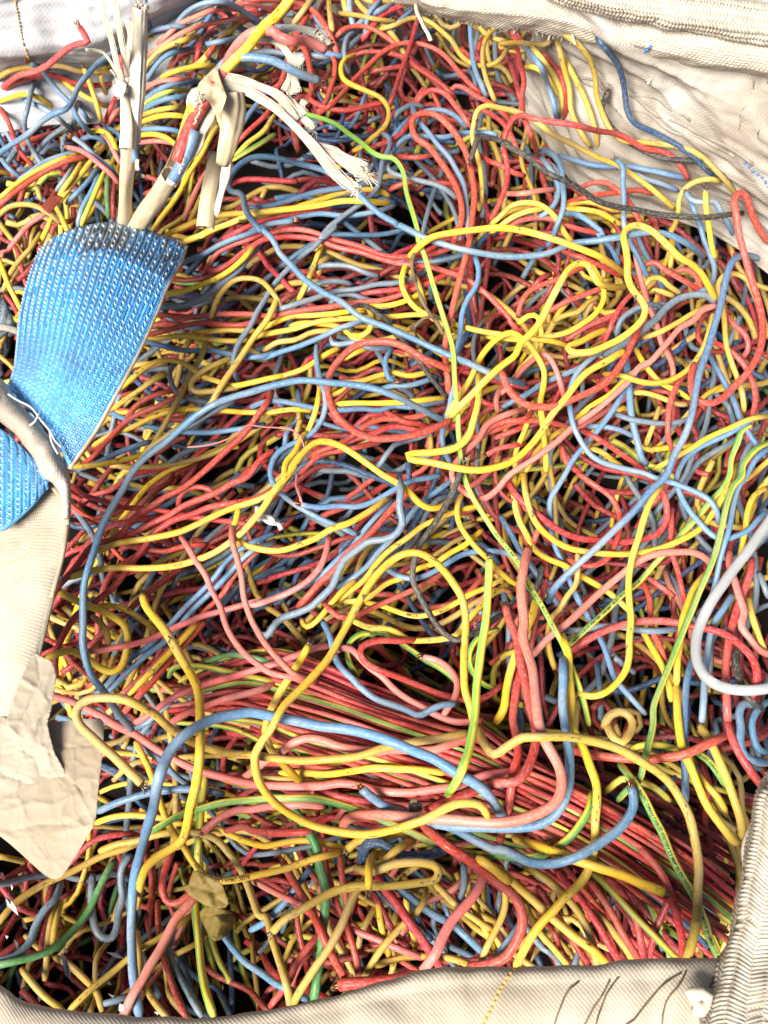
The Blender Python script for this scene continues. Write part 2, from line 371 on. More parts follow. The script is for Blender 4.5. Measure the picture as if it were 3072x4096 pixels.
def weave(name, S, nu, nv, mat, parent, h=.0005):
    f = surf(S); g = Bag(); cu, cv = 1 / nu, 1 / nv
    for i in range(nu):
        for j in range(nv):
            if (i + j) % 2: continue
            u, v = (i + .5) * cu, (j + .5) * cv
            yarn(g, f, (u - cu * .95, v), (u + cu * .95, v + rng.normal() * cv * .08), cv * .46, h, True)
    o = g.build(name, mat, parent); o['kind'] = 'stuff'; return o
def path(s, z):
    p = parse(s); v = np.interp(np.linspace(0, 1, len(p)), np.linspace(0, 1, len(z)), z) if np.ndim(z) else np.full(len(p), float(z))
    return resample(catmull(np.hstack([PZ(p, v)]), .01), .004)
def ribbon(name, s, z, wd, mat, parent, thick=.35, taper=(1, 1), rough=.12, sides=8):
    P = path(s, z); n = len(P); t = np.linspace(0, 1, n)
    r = wd / 2 * (taper[0] + (taper[1] - taper[0]) * t) * (1 + rough * np.array([fnoise(p, 130) * 2 for p in P]))
    return tube(name, P, r, mat, parent, sides, thick)
def filler(name, s, z, wd, parent, n=9, splay=.12, mat=None):
    P = path(s, z); m = len(P); T, Nn, B = frames(P); g = Bag(); t = np.linspace(0, 1, m); n = int(n * 1.7)
    for k in range(n):
        f0 = (k + .5) / n - .5; w = wd * f0 * (1 + .25 * np.sin(t * 9 + k) + splay * 2.2 * t ** 6) ; w = w + wd * .05 * np.sin(t * (6 + .3 * k) + k * 2.1)
        h = wd * .04 * np.sin(t * (8 + .7 * k) + k * 1.7) + wd * .07 * (1 - 4 * f0 * f0)
        a = 0; b = m - int(rng.integers(0, max(1, m // 9)))
        Q = (P + B * w[:, None] + Nn * h[:, None])[a:b]
        if len(Q) < 3: continue
        V, F, U = tube_data(Q, wd / n * rng.uniform(.5, 1.1) * (1 - .4 * t[a:b] ** 4), 6, None, True, .30); g.add(V, F)
    V, F, U = tube_data(P, wd * .46 * (1 - .5 * t ** 5), 10, None, True, .16); g.add(V, F)
    o = g.build(name, mat or M_FILL, parent); return o
def fluted(name, P, r, mat, parent, amp=.18, fl=7, sides=28, open_=None, seed=0, cap=True):
    P = resample(P, .003); T, Nn, B = frames(P); n = len(P); r = np.interp(np.linspace(0, 1, n), np.linspace(0, 1, len(r)), r) if np.ndim(r) else np.full(n, r)
    a0, a1 = open_ if open_ else (0, 2 * math.pi); full = open_ is None
    a = np.linspace(a0, a1, sides, endpoint=not full)
    V = np.zeros((n, sides, 3))
    for i in range(n):
        for j in range(sides):
            m = 1 + amp * noise.noise(Vector((math.cos(a[j]) * fl * .35 + seed, math.sin(a[j]) * fl * .35, i * .045))) * 1.6 + amp * .35 * noise.noise(Vector((math.cos(a[j]) * 3 + seed, math.sin(a[j]) * 3, i * .25)))
            V[i, j] = P[i] + r[i] * m * (math.cos(a[j]) * Nn[i] + math.sin(a[j]) * B[i])
    F = [[i * sides + j, i * sides + (j + 1) % sides, (i + 1) * sides + (j + 1) % sides, (i + 1) * sides + j] for i in range(n - 1) for j in range(sides if full else sides - 1)]
    o = mesh_obj(name, V.reshape(-1, 3), F, mat, parent, None, True, P[0])
    md = o.modifiers.new('thickness', 'SOLIDIFY'); md.thickness = .0009; md.offset = -1
    return o

# ---------------------------------------------------------------- the bulk bag
bag = empty('bulk_bag', V1(100, 2300, .0)); tag(bag, 'open woven bulk bag of dirty white and cream cloth holding the wires', 'bag')
# far left wall
o, S = sheet('far_wall', [('A -300,900 0,800 300,760 650,720 900,540 1100,330 1260,150 1500,-100 1700,-300', 'y', [.70, .72, .74, .78, .82, .86]),
                          ('A -300,420 0,405 200,385 400,372 600,362 780,250 1000,110 1200,0 1450,-200 1650,-400', 'y', [.74, .76, .78, .80, .85, .89]),
                          ('A -300,300 0,280 200,250 400,240 600,210 780,110 1000,20 1200,-100 1400,-260 1600,-460', 'y', [.72, .735, .75, .78, .84, .885]),
                          ('A -300,30 0,20 200,0 400,-10 600,-40 780,-80 1000,-140 1200,-220 1400,-340 1600,-520', 'y', [.74, .755, .775, .80, .85, .90]),
                          ('A -300,-200 0,-200 200,-210 400,-220 600,-240 780,-250 1000,-290 1200,-360 1400,-440 1600,-600', 'y', [.75, .765, .785, .81, .86, .91])],
             M_BAGW, bag, 150, 70, .003, 9, .0008, 38, .0012, 3, .002, folds=((2.5, 7, .007, 1.), (5, 17, .003, 2)))
ff = surf(S); S_WALLS = [S]
def stitched(nm, f, a, b, n, mat, w_=.0011, ln=.35, parent=bag):
    g = Bag()
    for k in range(n):
        t = (k + .5) / n; t2 = ln / n
        q = [f(a[0] + (b[0] - a[0]) * (t + e * t2), a[1] + (b[1] - a[1]) * (t + e * t2)) for e in (-1, 0, 1)]
        P = np.array([q[0][0] + q[0][1] * .0006, q[1][0] + q[1][1] * .0012, q[2][0] + q[2][1] * .0006]); V, F, U = tube_data(P, w_, 6); g.add(V, F)
    o = g.build(nm, mat, parent); o['kind'] = 'stuff'; return o
stitched('orange_seam', ff, (.155, .99), (.225, .30), 46, M_ORANGE, .0006, .3)
stitched('blue_seam', ff, (.52, .95), (.56, .42), 14, M_BLUEY, .0008, .3)
# far right wall
o, S = sheet('right_wall', [('C 150,700 330,900 430,1050 560,1150 760,1250 1000,1330 1300,1450 1560,1600 1900,1900', 'z', [.03, .03, .02, .02, .02]),
                            ('C 230,230 330,500 430,780 560,960 760,1040 1000,1110 1300,1190 1560,1290 1850,1500', 'z', [.115, .09, .075, .06, .055, .05]),
                            ('C 290,120 400,300 540,480 700,620 880,760 1080,880 1320,980 1600,1120 1850,1300', 'z', [.16, .13, .115, .10, .095]),
                            ('C 340,40 480,200 640,330 830,450 1020,560 1220,660 1440,780 1659,940 1850,1100', 'z', [.20, .17, .155, .145, .135]),
                            ('C 380,0 560,130 720,200 920,290 1110,350 1300,380 1500,410 1700,460 1850,600', 'z', [.22, .215, .20, .19, .18]),
                            ('C 380,-100 560,30 720,100 920,190 1110,250 1300,280 1500,310 1700,360 1850,500', 'z', [.235, .225, .215, .205, .20])],
             M_BAGR, bag, 130, 110, .003, 11, .0008, 42, .0014, 11, .002, folds=((2.2, 6, .006, 2.), (3, 13, .0026, 4), (6, 30, .0010, 6)))
fr_ = surf(S); S_WALLS.append(S)
stitched('orange_seam', fr_, (.985, .42), (.93, .80), 30, M_ORANGE, .0008)
stitched('blue_seam', fr_, (.965, .46), (.91, .86), 22, M_BLUEY, .0008)
stitched('blue_seam', fr_, (.80, .60), (.93, .52), 8, M_BLUEY, .0010, .25)
# hanging seams and fine folds on the right wall
for k, (s, z) in enumerate([('C 620,220 760,370 900,480 1060,580 1150,700 1250,850 1400,960 1520,1120', .13), ('C 700,270 790,480 900,620 1060,720 1200,780 1330,870 1470,960', .125), ('C 1060,370 1090,470 1160,600 1190,720', .14), ('C 1110,760 1160,840 1220,900', .11)]):
    P = path(s, z)
    for i in range(len(P)):            # press the rib on to the wall
        d = np.linalg.norm(S.reshape(-1, 3) - P[i], axis=1); P[i] = S.reshape(-1, 3)[d.argmin()]
    for _ in range(4): P[1:-1] = (P[:-2] + P[1:-1] * 2 + P[2:]) / 4
    tube('wall_seam', resample(P, .006), .0020, M_BAGR, bag, 8, .7)

WALLZ = np.full((780, 1040), -1.0)
for S_ in S_WALLS:
    nv_, nu_ = S_.shape[:2]
    for a in range(nv_ - 1):
        for b in range(nu_ - 1):
            for t_ in (0., .25, .5, .75):
                for q_ in (0., .25, .5, .75):
                    p = (S_[a, b] * (1 - t_) + S_[a + 1, b] * t_) * (1 - q_) + (S_[a, b + 1] * (1 - t_) + S_[a + 1, b + 1] * t_) * q_
                    dz = p[2] - CAM_Z; y_ = p[1] * CA + dz * SA; z_ = -p[1] * SA + dz * CA
                    X_ = (1536 + p[0] / -z_ * FPX) / 4; Y_ = (2048 - y_ / -z_ * FPX) / 4
                    if 0 <= X_ < 779 and 0 <= Y_ < 1039:
                        X_, Y_ = int(X_), int(Y_); WALLZ[X_:X_ + 2, Y_:Y_ + 2] = np.maximum(WALLZ[X_:X_ + 2, Y_:Y_ + 2], p[2])
def wallz(px):
    i = np.clip(px[:, 0] / 4, 0, 779).astype(int); j = np.clip(px[:, 1] / 4, 0, 1039).astype(int); return WALLZ[i, j]
WIRES = """
5|r|||forking at the far left, under the kinked red end|A 20,545 80,500 160,475 250,455 320,455 400,485 500,510 600,515 680,505
9|r|3.0|z L14|with kinked dark cut end raised against white bag wall|A 10,535 60,490 120,450 220,430 290,395 350,340 420,285 480,262 535,255 510,215 480,165
9|b|3.0|L6|crossing the upper left corner, rising to the frayed pale stalk|A -40,950 0,920 80,865 180,800 240,745 320,690 400,655 440,600 470,530 530,450 590,385 660,335 710,300 760,255
7|b||a|slanting down from below the kinked red end|A 180,380 250,420 310,500 370,570 430,630 460,700 500,760 560,810
5|s|||hanging in a shallow curve at the left, below the white wall|A 210,480 185,560 165,650 150,720 155,790 175,860 210,930 240,980 290,1040
4|o|||running level along the foot of the left white wall|A -40,480 0,460 60,425 160,405 250,400 380,400 480,430 600,435 700,430
8|y||a|short straight stub left of the upright pale stalk|A 510,415 540,500 575,600 600,690 610,735
6|y||a|slanting behind the short yellow stub near the left stalk|A 380,495 440,535 510,580 570,610 640,645
6|o|||bent in a small loop just left of the upright stalk|A 690,385 640,400 610,450 620,520 650,580
6|y|||arching at the far left between two red wires|A -40,620 0,610 60,590 130,570 200,575 260,605 320,645
5|r|||falling from the left edge behind the long blue one|A -20,640 0,660 50,740 80,820 110,890 150,950 210,1005
4|b|||slanting through the dark hollow at upper left|A 130,600 200,630 280,665 350,710 430,780
4|b|||short bend under the left end of the long blue one|A 0,930 30,990 80,1040 130,1070
3|s|||looped like a hook in the upper left hollow|A 380,920 380,850 410,800 470,775
3|s|||running up right through the upper left hollow|A 225,910 300,830 370,780 450,740
4|s|||nearly upright behind the long blue wire, upper left|A 470,610 450,700 450,770
4|b|||short slope beside the yellow stub foot|A 470,620 520,710 540,740
4|r|||standing steeply left of the upright stalk, lower one|A 720,560 670,650 630,740
4|p|||fanning out behind the upright stalk, left side|A 740,640 690,690 650,760
7|b|||uppermost of the three parallel wires fanning to the left edge|A 110,1085 180,1040 260,985 340,950 420,925 500,915
7|y|||middle of the three parallel wires fanning to the left edge|A -40,1220 0,1195 70,1130 170,1060 260,1010 380,960 480,930
7|r|||lowest of the three parallel wires fanning to the left edge|A -40,1260 0,1230 80,1170 160,1110 250,1050 340,1000 430,960 530,945
6|p|||bending over the bunch and down beside the stalk|A 580,760 620,790 660,860 700,940 735,1000
8|p||a|with blunt cut end across the fanned bunch at left|A 410,890 470,900 530,930 600,990 680,1060 720,1115
7|b||a|beside the blunt pink end across the fanned bunch|A 440,830 500,870 560,930 620,980 680,1030 720,1085
7|y|||arched over the fanned bunch left of the stalk|A 530,800 580,785 640,800 680,850 710,930
6|b|||curving tightly behind the stalk above the bunch|A 650,770 710,810 740,880 735,960
5|b|||short arch on top of the fanned bunch|A 490,840 550,820 610,840 650,880
5|y|||longest one fanning down left toward the strap|A 640,870 560,960 500,1040 430,1120 350,1230 300,1350 240,1470
5|y|||fanning down beside the longest yellow, left bunch|A 500,970 440,1060 370,1160 350,1210
4|s|||dull one fanning down at the left of the bunch|A 450,1000 400,1070 340,1150
4|b|||middle one fanning down from the bunch to the strap|A 590,1010 540,1080 470,1160 400,1230
4|b|||right one fanning down from the bunch behind the strap|A 600,1050 560,1140 510,1230 480,1310 470,1380
5|g|||pale stripe-edged, fanning down onto the strap top|A 640,1020 590,1120 560,1200 530,1270 480,1370
5|G|||short, vanishing behind the top of the blue strap|A 655,1050 650,1120 645,1200 655,1320
4|d|||standing between the green one and the upright stalk|A 690,1080 680,1200 685,1330
6|y|||thick glossy one arching right of the upright stalk|A 845,740 920,710 1010,695 1120,705 1180,730
6|y|||drooping right of the stalk toward the split cable|A 840,815 920,810 1000,830 1070,880 1150,930 1240,980
5|b|||level between two yellows right of the upright stalk|A 850,780 940,775 1060,790 1110,810
4|p|||under the drooping yellow right of the stalk|A 840,860 920,850 1020,860 1080,880
5|b|||bowed between the two pale stalks, upper of two|A 850,640 900,580 980,530 1080,500 1200,490
5|g|||bowed just under the bowed blue between the stalks|A 850,660 900,610 980,570 1060,545 1150,545
5|o||z|cream coloured by dust, ending at the split cable|A 845,700 900,680 980,660 1080,650 1120,655
5|b|||lower bowed one between the two pale stalks|A 850,690 900,640 990,600 1080,585 1150,580
5|p|||bowed over the blues between the stalks|A 850,560 900,520 960,490 1060,480 1150,475
4|o|||rising steeply behind the upright stalk to the right|A 850,470 870,420 900,370 980,300 1060,260 1200,215
6|p|||sweeping long from the upright stalk up to the right|A 860,360 920,310 1000,260 1100,200 1200,160 1320,130 1450,110 1530,115
6|p|||upper sweeping one parallel to the long pink|A 940,270 1010,210 1080,150 1160,110 1260,70 1380,50 1450,60
8|b|||arched high at the top edge left of the yellow core|A 1040,190 1080,120 1130,70 1200,30 1290,10 1390,25 1480,70 1550,120 1600,150
6|p|||pale curve at the top edge beside the blue arch|A 1410,30 1500,20 1580,40 1659,80 B 200,140
5|b|||level and bright below the sweeping pinks|A 1235,270 1320,250 1420,235 1530,205
5|d|||hooked over upright behind the blue cable core|A 1185,430 1190,350 1210,270 1250,210 1310,190
4|d|||leaning beside the hooked dark red one at top|A 1220,370 1270,310 1320,250 1380,220
5|y|||arching into the top of the split cable|A 970,470 1010,450 1060,430 1160,405 1240,395 1330,400
4|b|||rising under the yellow arch toward the top|A 880,490 930,410 1000,340 1080,310 1170,290
3|b|||faint one along the top behind the upright stalk|A 890,190 980,170 1070,160 1200,165
3|o|||short end poking out right of the upright stalk|A 870,235 910,235 950,250
6|y|||long diagonal between strap corner and hanging sheath|A 1320,760 1270,830 1210,940 1150,1030 1100,1130 1040,1230 960,1330 910,1400
5|y|||slanting behind the hanging sheath, upper of the slanting ones|A 1659,690 1590,790 1500,860 1420,950
5|g|||slanting under the yellow behind the hanging sheath|A 1659,810 1560,870 1480,920 1400,970
4|r|||slanting down left behind the hanging sheath|A 1659,620 1600,700 1500,790 1420,870
3|b|||dull slant above the red behind the hanging sheath|A 1630,540 1540,640 1470,740 1430,800
4|p|||steep one between split cable foot and rolled sheath|A 1250,1030 1190,1130 1150,1230 1110,1330
4|o|||steep one beside the rolled hanging sheath|A 1230,1150 1180,1260 1140,1340
8|o|||low arch at the left edge above the blue strap|A -40,1320 0,1290 50,1250 130,1235 220,1245 300,1290 370,1350
7|y||a|short steep one touching the top left of the strap|A 330,1230 370,1310 410,1400 430,1450
7|p|||dusty brownish one slanting down at the left edge|A 50,1508 110,1430 180,1350 260,1300 320,1240
5|o|||slanting down below the strap's upper left corner|A 250,1400 180,1500 D 130,200 60,300 20,400
5|y||a|crossing down left of the strap, beside the left edge|D -10,200 30,300 60,380 100,460 130,520
4|d|||slanting in shadow left of the blue strap|D 230,210 160,290 80,350
3|o|||small hook below the three parallel wires at left|A 230,1120 235,1170 255,1210
4|d||a|small loop showing a copper end near the stalks|A 885,1065 940,1080 960,1110 920,1150 870,1170
7|d|||straight dark one slanting down from the frayed rim|B 1035,55 1010,130 975,240 940,350 905,450 870,560 840,650
6|r||a|with blunt cut end pointing right, upper middle|B 805,620 700,645 600,665 500,660 420,635 350,590
6|r|||arching wide across the top centre|B 400,700 490,630 560,560 650,460 720,390 780,330 840,290 920,260 1000,260 1100,290 1180,340 1250,420 1330,510 1400,570
5|r|||humped behind the wide arch at the top|B 520,230 550,190 620,160 700,160 780,195 860,250 920,300
5|r|||bent outward beside the striped stem, top centre|B 480,310 510,370 510,450 490,530 460,610 400,690
5|d|||level behind the dark straight one, top centre|B 600,350 660,320 740,310 830,320 930,350 1010,410 1090,460 1180,530 1240,600
4|d|||lower of the two nested arches at the top centre|B 690,445 780,420 880,405 980,400 1060,430 1140,490 1200,560
6|y|||curled like a question mark in the upper middle|B 640,330 570,360 550,410 560,470 610,510 700,550 790,590 835,650 835,720 800,780 740,830 680,880 620,910
5|s|||curved like a bracket in the upper middle|B 630,190 590,220 570,290 575,360 600,450
4|b|||upright one entering at the top edge, centre|B 800,-20 770,20 720,80 700,160 690,250
4|b|||short slant left of the hanging white thread|B 850,210 890,140 960,80 1010,40
4|o|||level one just below the top edge, centre|B 530,80 640,90 760,115 880,135
6|o|||long wave below the frayed rim|B 780,180 880,150 960,115 1030,110 1100,140 1160,190 1220,250 1260,320 1320,375 1400,400 1480,380 1530,330 1560,280
6|o|||tall loop below the frayed rim|B 1480,620 1440,520 1410,400 1405,300 1430,220 1480,170 1560,140 1620,170
5|o|||low scallop behind the tall loop under the rim|B 1360,120 1400,180 1460,230 1540,250 C 0,270 100,265 200,275 290,270 320,240
6|b|||hanging straight from the rim left of the tall loop|B 1330,80 1330,200 1340,320 1360,430 1400,520 1430,590
7|r|||long one hanging from the rim near the bag's back corner|C 10,90 70,190 100,270 120,380 150,500 135,600 140,690 170,790 210,880 240,960
5|b|||light one hanging by the back corner of the bag|C 140,280 200,340 260,430 300,530 330,620 350,730
5|o|||outer bend hugging the dark gap near the back corner|C 200,290 280,390 340,480 380,570 390,650 370,710
4|d|||inner one hugging the back corner of the heap|C 250,320 320,390 370,450 400,560 410,660 400,740
4|y|||small arch above the dark gap near the back corner|C 140,430 180,410 230,420 270,450 320,520 360,600
3|d|||falling left of the dark gap, upper right|C 20,310 60,390 90,480 110,560 130,640
9.5|r|3.2|L5|narrow hairpin loop left of centre top, outer limb long|B 1220,1500 1240,1430 1275,1330 1275,1230 1240,1120 1190,1030 1130,950 1070,880 1010,840 980,780 980,720 1030,685 1110,690 1180,740 1250,820 1300,920 1340,1060 1355,1180 1345,1300 1325,1420 E 1330,50 1320,100 1300,200 1270,310 1240,430 1215,530 1195,600 1180,700 1180,800 1190,900 1200,1020
8|b|||running down through the red hairpin loop|B 980,640 1010,720 1070,790 1130,870 1200,950 1240,1020 1290,1110 1305,1220 1310,1330 1320,1430 E 1335,120 1350,180 1380,260 1370,360 1310,450 1280,530 1270,640 1250,760 1230,880 1220,990 1200,1110 1170,1210 1160,1300 1190,1400 1210,1430
6|b||z|level one with pale cut end above the hairpin loop|B 860,920 900,860 970,820 1080,825 1180,830 1260,805 1330,800 1420,795 1490,812
5|s|||arched at the hairpin loop's left shoulder|B 860,740 880,690 930,650 990,630 1050,650
5|b|||curving behind the hairpin loop to its right|B 1040,670 1130,660 1220,690 1280,740 1310,780
4|b|||under the left end of the hairpin loop|B 840,860 890,790 950,730 1000,690
4|r|||beside the hairpin loop's left bend|B 690,910 780,870 860,840 920,800 960,740 980,690
7|r|||thick hump above the hairpin loop|B 1000,640 1020,590 1060,555 1110,540 1180,570 1230,630 1280,690 1330,770
6|r|||nested hump right of the thick one, under the tall loop|B 1210,560 1230,520 1290,530 1350,570 1430,610 1500,660 1580,740
4|r|||lowest of the nested humps right of the thick one|B 1400,660 1470,700 1540,760 1590,850 1620,930
3|r|||low level one right of the nested humps|B 1380,930 1440,970 1520,1000 1590,1040 1659,1060
4|r|||level one crossing under the hairpin loop|B 880,940 960,950 1060,945 1130,930
4|r|||crossing under both limbs of the hairpin|B 830,1150 920,1110 1000,1090 1100,1100 1200,1110 1260,1100
6|s|||under the hairpin, from the lime wire rightwards|B 860,950 825,1000 850,1040 940,1070 1040,1095 1140,1120 1210,1160 1250,1200
8|s||a|wandering down left from a hooked tip near the lime wire|B 810,810 840,830 835,900 800,970 790,1050 770,1130 720,1190 640,1250 550,1310 470,1380 430,1440 E 530,0 450,60 400,120 330,170 260,240 190,310 130,380 90,450 40,530 D 1510,610 1450,700 1410,800 1410,880 1440,950
8|o|||long shoulder from the hairpin rightward over the back wall foot|B 1380,1270 1395,1200 1400,1120 1390,1020 1370,930 1340,830 1350,740 1370,670 1420,640 C 0,670 100,690 220,750 340,840 460,900 600,970 740,1030 870,1120 1000,1220 1080,1290
9|r|||long one crossing the foot of the back right wall|B 1450,1330 1500,1240 1545,1120 1550,1000 1530,880 C 50,790 90,730 140,715 230,740 350,755 480,780 600,810 730,830 830,880 900,920 1000,940 1080,980 1130,1040 1165,1110
10|k|2.8|a|cracked sheath one curving across the upper right|B 1330,970 1350,900 1380,825 1440,830 1520,850 1590,890 C 0,880 80,920 170,970 250,1040 330,1090 430,1130 520,1190 600,1240 700,1275 850,1300 1000,1330 1150,1340 1300,1345 1400,1330 1500,1320
9|b||a|walking stick bend under the black cracked one|C 240,940 290,935 340,970 380,1040 390,1120 395,1220 385,1310 350,1400 330,1460 290,1530
6|b|||passing beneath the walking stick bend|C 250,960 300,1030 350,1110 365,1180 340,1260 280,1320 200,1370
9|b||a|standing upright in front of the back right wall|C 720,990 760,1040 760,1120 770,1220 765,1320 770,1410 800,1470 F 800,100 850,190 890,270 920,330
11|y|3.3|L7|thick bright one arching right from the twig|E 960,190 1020,130 1100,75 1230,45 1350,30 1480,15 F 130,35 260,65 400,110 520,155 620,200 700,250 770,300
7|y|||upper arch right of the hairpin's outer limb|C -60,1390 0,1340 60,1280 140,1255 240,1265 310,1310 370,1380 400,1440 450,1500
6|y|||lower arch right of the hairpin's outer limb|C -60,1440 0,1400 70,1350 170,1310 280,1290
6|y|||slightly bowed one ending at the upright blue, upper|C 420,1270 520,1250 620,1270 700,1300 750,1300
7|y|||slightly bowed one ending at the upright blue, lower|C 410,1290 520,1300 630,1320 700,1360 750,1390
6|b|||bowed one left of the upright blue|C 400,1320 480,1330 560,1380 640,1450 F 600,60 680,130 720,200 740,250
7|r|||humped left of the upright blue, dropping behind it|C 490,1170 560,1130 650,1130 730,1180 790,1240 830,1310 870,1380 880,1450
6|r|||pale edged low one below the black cracked one|C 420,1250 520,1225 640,1200 740,1190 860,1180 950,1200
7|p|||pale pink one left of the upright blue|C 30,1200 100,1200 180,1195 250,1180 340,1170
5|r|||arched under the yellow arches, right of hairpin|C 0,1450 70,1390 150,1360 250,1350 330,1360 430,1400 540,1430 640,1450
5|b|||faded one level behind the upright blue|C 360,960 450,990 560,1020 680,1030 800,1030 950,1060 1080,1090 1150,1100
4|b|||second faded one at the foot of the back right wall|C 800,1050 900,1110 1000,1140 1100,1180
6|o|||leaning on the back right wall, tallest of three|C 350,240 380,350 400,440 430,560 440,670 470,760 510,840 560,910
4|o|||shadowy one on the back wall between two taller|C 400,350 460,480 530,620 570,730 600,850 605,920
8|o|||big bow over the back right wall down to the right|C 260,160 350,180 430,230 500,290 560,380 590,480 600,590 630,690 670,780 720,850 800,880 900,880 1000,890 1100,910 1180,930 1260,980 1330,1050 1400,1120 1460,1200
7|n|||lying against the back right wall|C 600,230 660,310 720,390 760,490 775,590 790,690 830,760 930,810 1030,860 1120,910 1210,980 1290,1060 1360,1110
6|k||a|torn one sticking up the back right wall|C 665,570 650,620 630,660 655,740 700,800 800,880 950,960 1080,990 1250,1010 1400,1100
11.2|r|3.5|L8|hairpin at right edge sweeping down in a great bow|C 1659,1500 1600,1420 1560,1320 1530,1230 1490,1190 1450,1240 1465,1340 1480,1440 F 1520,220 1560,350 1600,470 1625,600 1620,720 1580,840 1530,920 1450,1000 1380,1070 1300,1105 1240,1090 1190,1040 1180,950 1200,860
7|o|||arched at the right near the wall's end|F 1050,270 1070,120 1060,40 C 1080,1400 1105,1310 1110,1230 1150,1160 1220,1120 1300,1110 1370,1130
8|b||a|stepped one at right below the wall foot|C 1150,1190 1190,1240 1260,1250 1330,1250 1370,1320 1420,1400 1440,1450
7|b|||hanging from the stepped one's tip|C 1170,1200 1200,1300 1240,1400 F 1260,90 1300,180 1330,270 1310,360 1250,410 1150,440
8|y||a|upright stub at the right, below the wall|C 1270,1190 1275,1290 1295,1400 1310,1520 F 1330,210
11.8|y|3.4|L10|big S bend, right of centre|F 1330,460 1290,370 1240,290 1180,240 1110,200 1050,140 990,80 930,30 860,0 800,10 765,60 780,140 790,230 790,320 820,400 870,460 900,520 880,590 820,650 750,700 670,740 580,780 500,790 440,785 415,760 440,740 500,720 580,680 660,650
11.6|y|3.4|L9|thick diagonal rising from a tight fold at centre|F 770,385 680,385 610,360 570,290 540,240 490,235 430,270 390,330 340,420 300,500 260,580 200,660 130,730 E 1600,790 1530,840 1430,930 1330,1030 1240,1125 1195,1180
9|y|3.1||second limb of the tight fold at centre|E 1185,1165 1240,1070 1310,960 1370,840 1420,760 1500,680 1580,650 F 120,690 190,750 240,830 270,900 270,990 250,1100 270,1250 280,1400 285,1530
9|p|3.1|a|long faded diagonal across the right half|F 1335,500 1250,530 1200,590 1110,640 1050,710 990,780 930,850 860,880 810,950 760,1000 640,1110 540,1190 440,1260 340,1350 220,1440 60,1548 H 1480,95 1400,145 1310,115 1250,60 1215,0 E 1230,1450 1290,1380 1380,1290 1430,1200 1530,1150 1659,1110
7|p||a|leaning upright beside the big S bend|F 840,180 860,290 890,400 920,500 970,610 1000,730 1050,820 1070,900 1060,990
11.4|r|3.4|a L8|dished arc from a blunt end, under the big S bend|F 10,915 40,990 90,1060 160,1110 250,1130 350,1120 450,1080 560,1030 660,970 740,880 790,790 830,700 870,620
11.9|b|3.5|L9|long falling one at right ending by the pink diagonal|F 1600,210 1540,190 1480,195 1430,240 1400,340 1370,470 1330,620 1290,760 1240,900 1210,1030 1190,1170 1150,1290 1080,1420 I 1030,0 950,80 850,200 740,310 620,430 480,560 370,660 320,730 300,790
9|y|||deep sag between pink diagonal and long blue|F 1320,550 1300,640 1260,760 1200,850 1130,920 1050,965 960,980 850,965 750,930 640,920
8|o|||loop behind the long blue at the right|F 1659,700 1640,620 1600,500 1560,400 1520,330 1460,300 1390,310 1350,370 1360,440 1380,520 1390,620 1400,740 1430,840 1470,940 1500,1050 1510,1160
9|s|3.6||thick grey arch behind the long falling blue|F 640,810 760,740 860,670 960,590 1020,520 1100,460 1200,430 1290,440 1330,480
7|s|||small arch left of the thick grey one|F 720,690 740,600 800,540 880,500 950,490 1010,520
10|b|||bright C bend right of the tight yellow fold|F 640,780 560,830 490,900 450,970 430,1070 440,1170 460,1260 500,1340 560,1420 640,1470 740,1500 900,1540 I 960,20 1080,50 1200,100 1290,150 1340,220 1350,300
8|b|||bright slant ending by the dished arc|F 10,1130 100,1080 180,1040 270,980 380,930 480,890 560,850
5|b|3.6||thick upright one in the hollow right of centre|F 780,800 790,900 800,1040 810,1150 830,1260 860,1370 880,1450 910,1480
7|b|||long descending one down to the blue cut end|F 790,1000 740,1080 680,1170 600,1280 520,1370 450,1460 I 400,0 350,80 310,160 310,240 320,340 340,440 390,550 430,650 480,760 540,870 590,960 640,1060 680,1170 720,1270 800,1370 900,1480
8|b|||straight slant right of the long falling blue|F 1290,800 1340,890 1400,990 1450,1090 1480,1190 1540,1290 1600,1380 1640,1440
5|s|||sagging level one in the hollow right of centre|F 700,1160 800,1200 900,1220 1000,1230 1100,1220 1200,1190
4|b|||short level one under the sagging grey|F 540,1250 640,1250 750,1270 830,1310
10|y|||thick one entering at right edge, sloping down left|F 1659,1180 1560,1200 1440,1250 1300,1310 1200,1370 1100,1430 1000,1490 950,1510
9|b|||bright V bend at the right, under the pale hose|F 1659,1160 1510,1230 1400,1300 1290,1350 1200,1400 1140,1460 I 1090,30 1110,110 1160,200 1230,290 1310,370 1380,400 1460,380 1540,340 1600,270 1659,220
8|g|||with OMAN CABLES print slanting down to the centre|F 1560,1240 1500,1270 1470,1350 1430,1450 I 1420,0 1380,80 1300,170 1230,250 1130,360 1060,440 960,550 860,660 770,730 680,820 560,930 430,1050
10|g|3.0||half green half yellow, long fall at right beside the hose|F 1680,1340 1580,1390 1500,1500 I 1500,10 1450,60 1410,170 1370,330 1340,460 1290,600 1220,760 1160,900 1110,1030 1050,1180 990,1320 950,1430 L 950,0 920,120 890,240 860,340 790,400 730,470
9|b|||shadowing the long green yellow fall at right|F 1680,1370 1590,1440 I 1530,0 1470,90 1440,200 1420,330 1390,420 1360,540 1330,680 1290,790 1220,880
9|b|||upright one left of the hose bend|I 1200,1120 1160,1260 1150,1360 1140,1540 L 1140,150 1145,300 1150,480
6|b|||dark one along the inside of the hose|I 1440,740 1380,830 1320,930 1290,1050 1270,1200 1260,1400 1250,1548
7|r|||bulging one at the right under the hairpin's bow|F 1310,720 1400,760 1490,840 1550,940 1580,1060 1560,1200 1530,1340
7|r|||long C bend left of the long falling blue|F 1180,900 1110,970 1060,1080 1040,1200 1040,1320 1070,1400
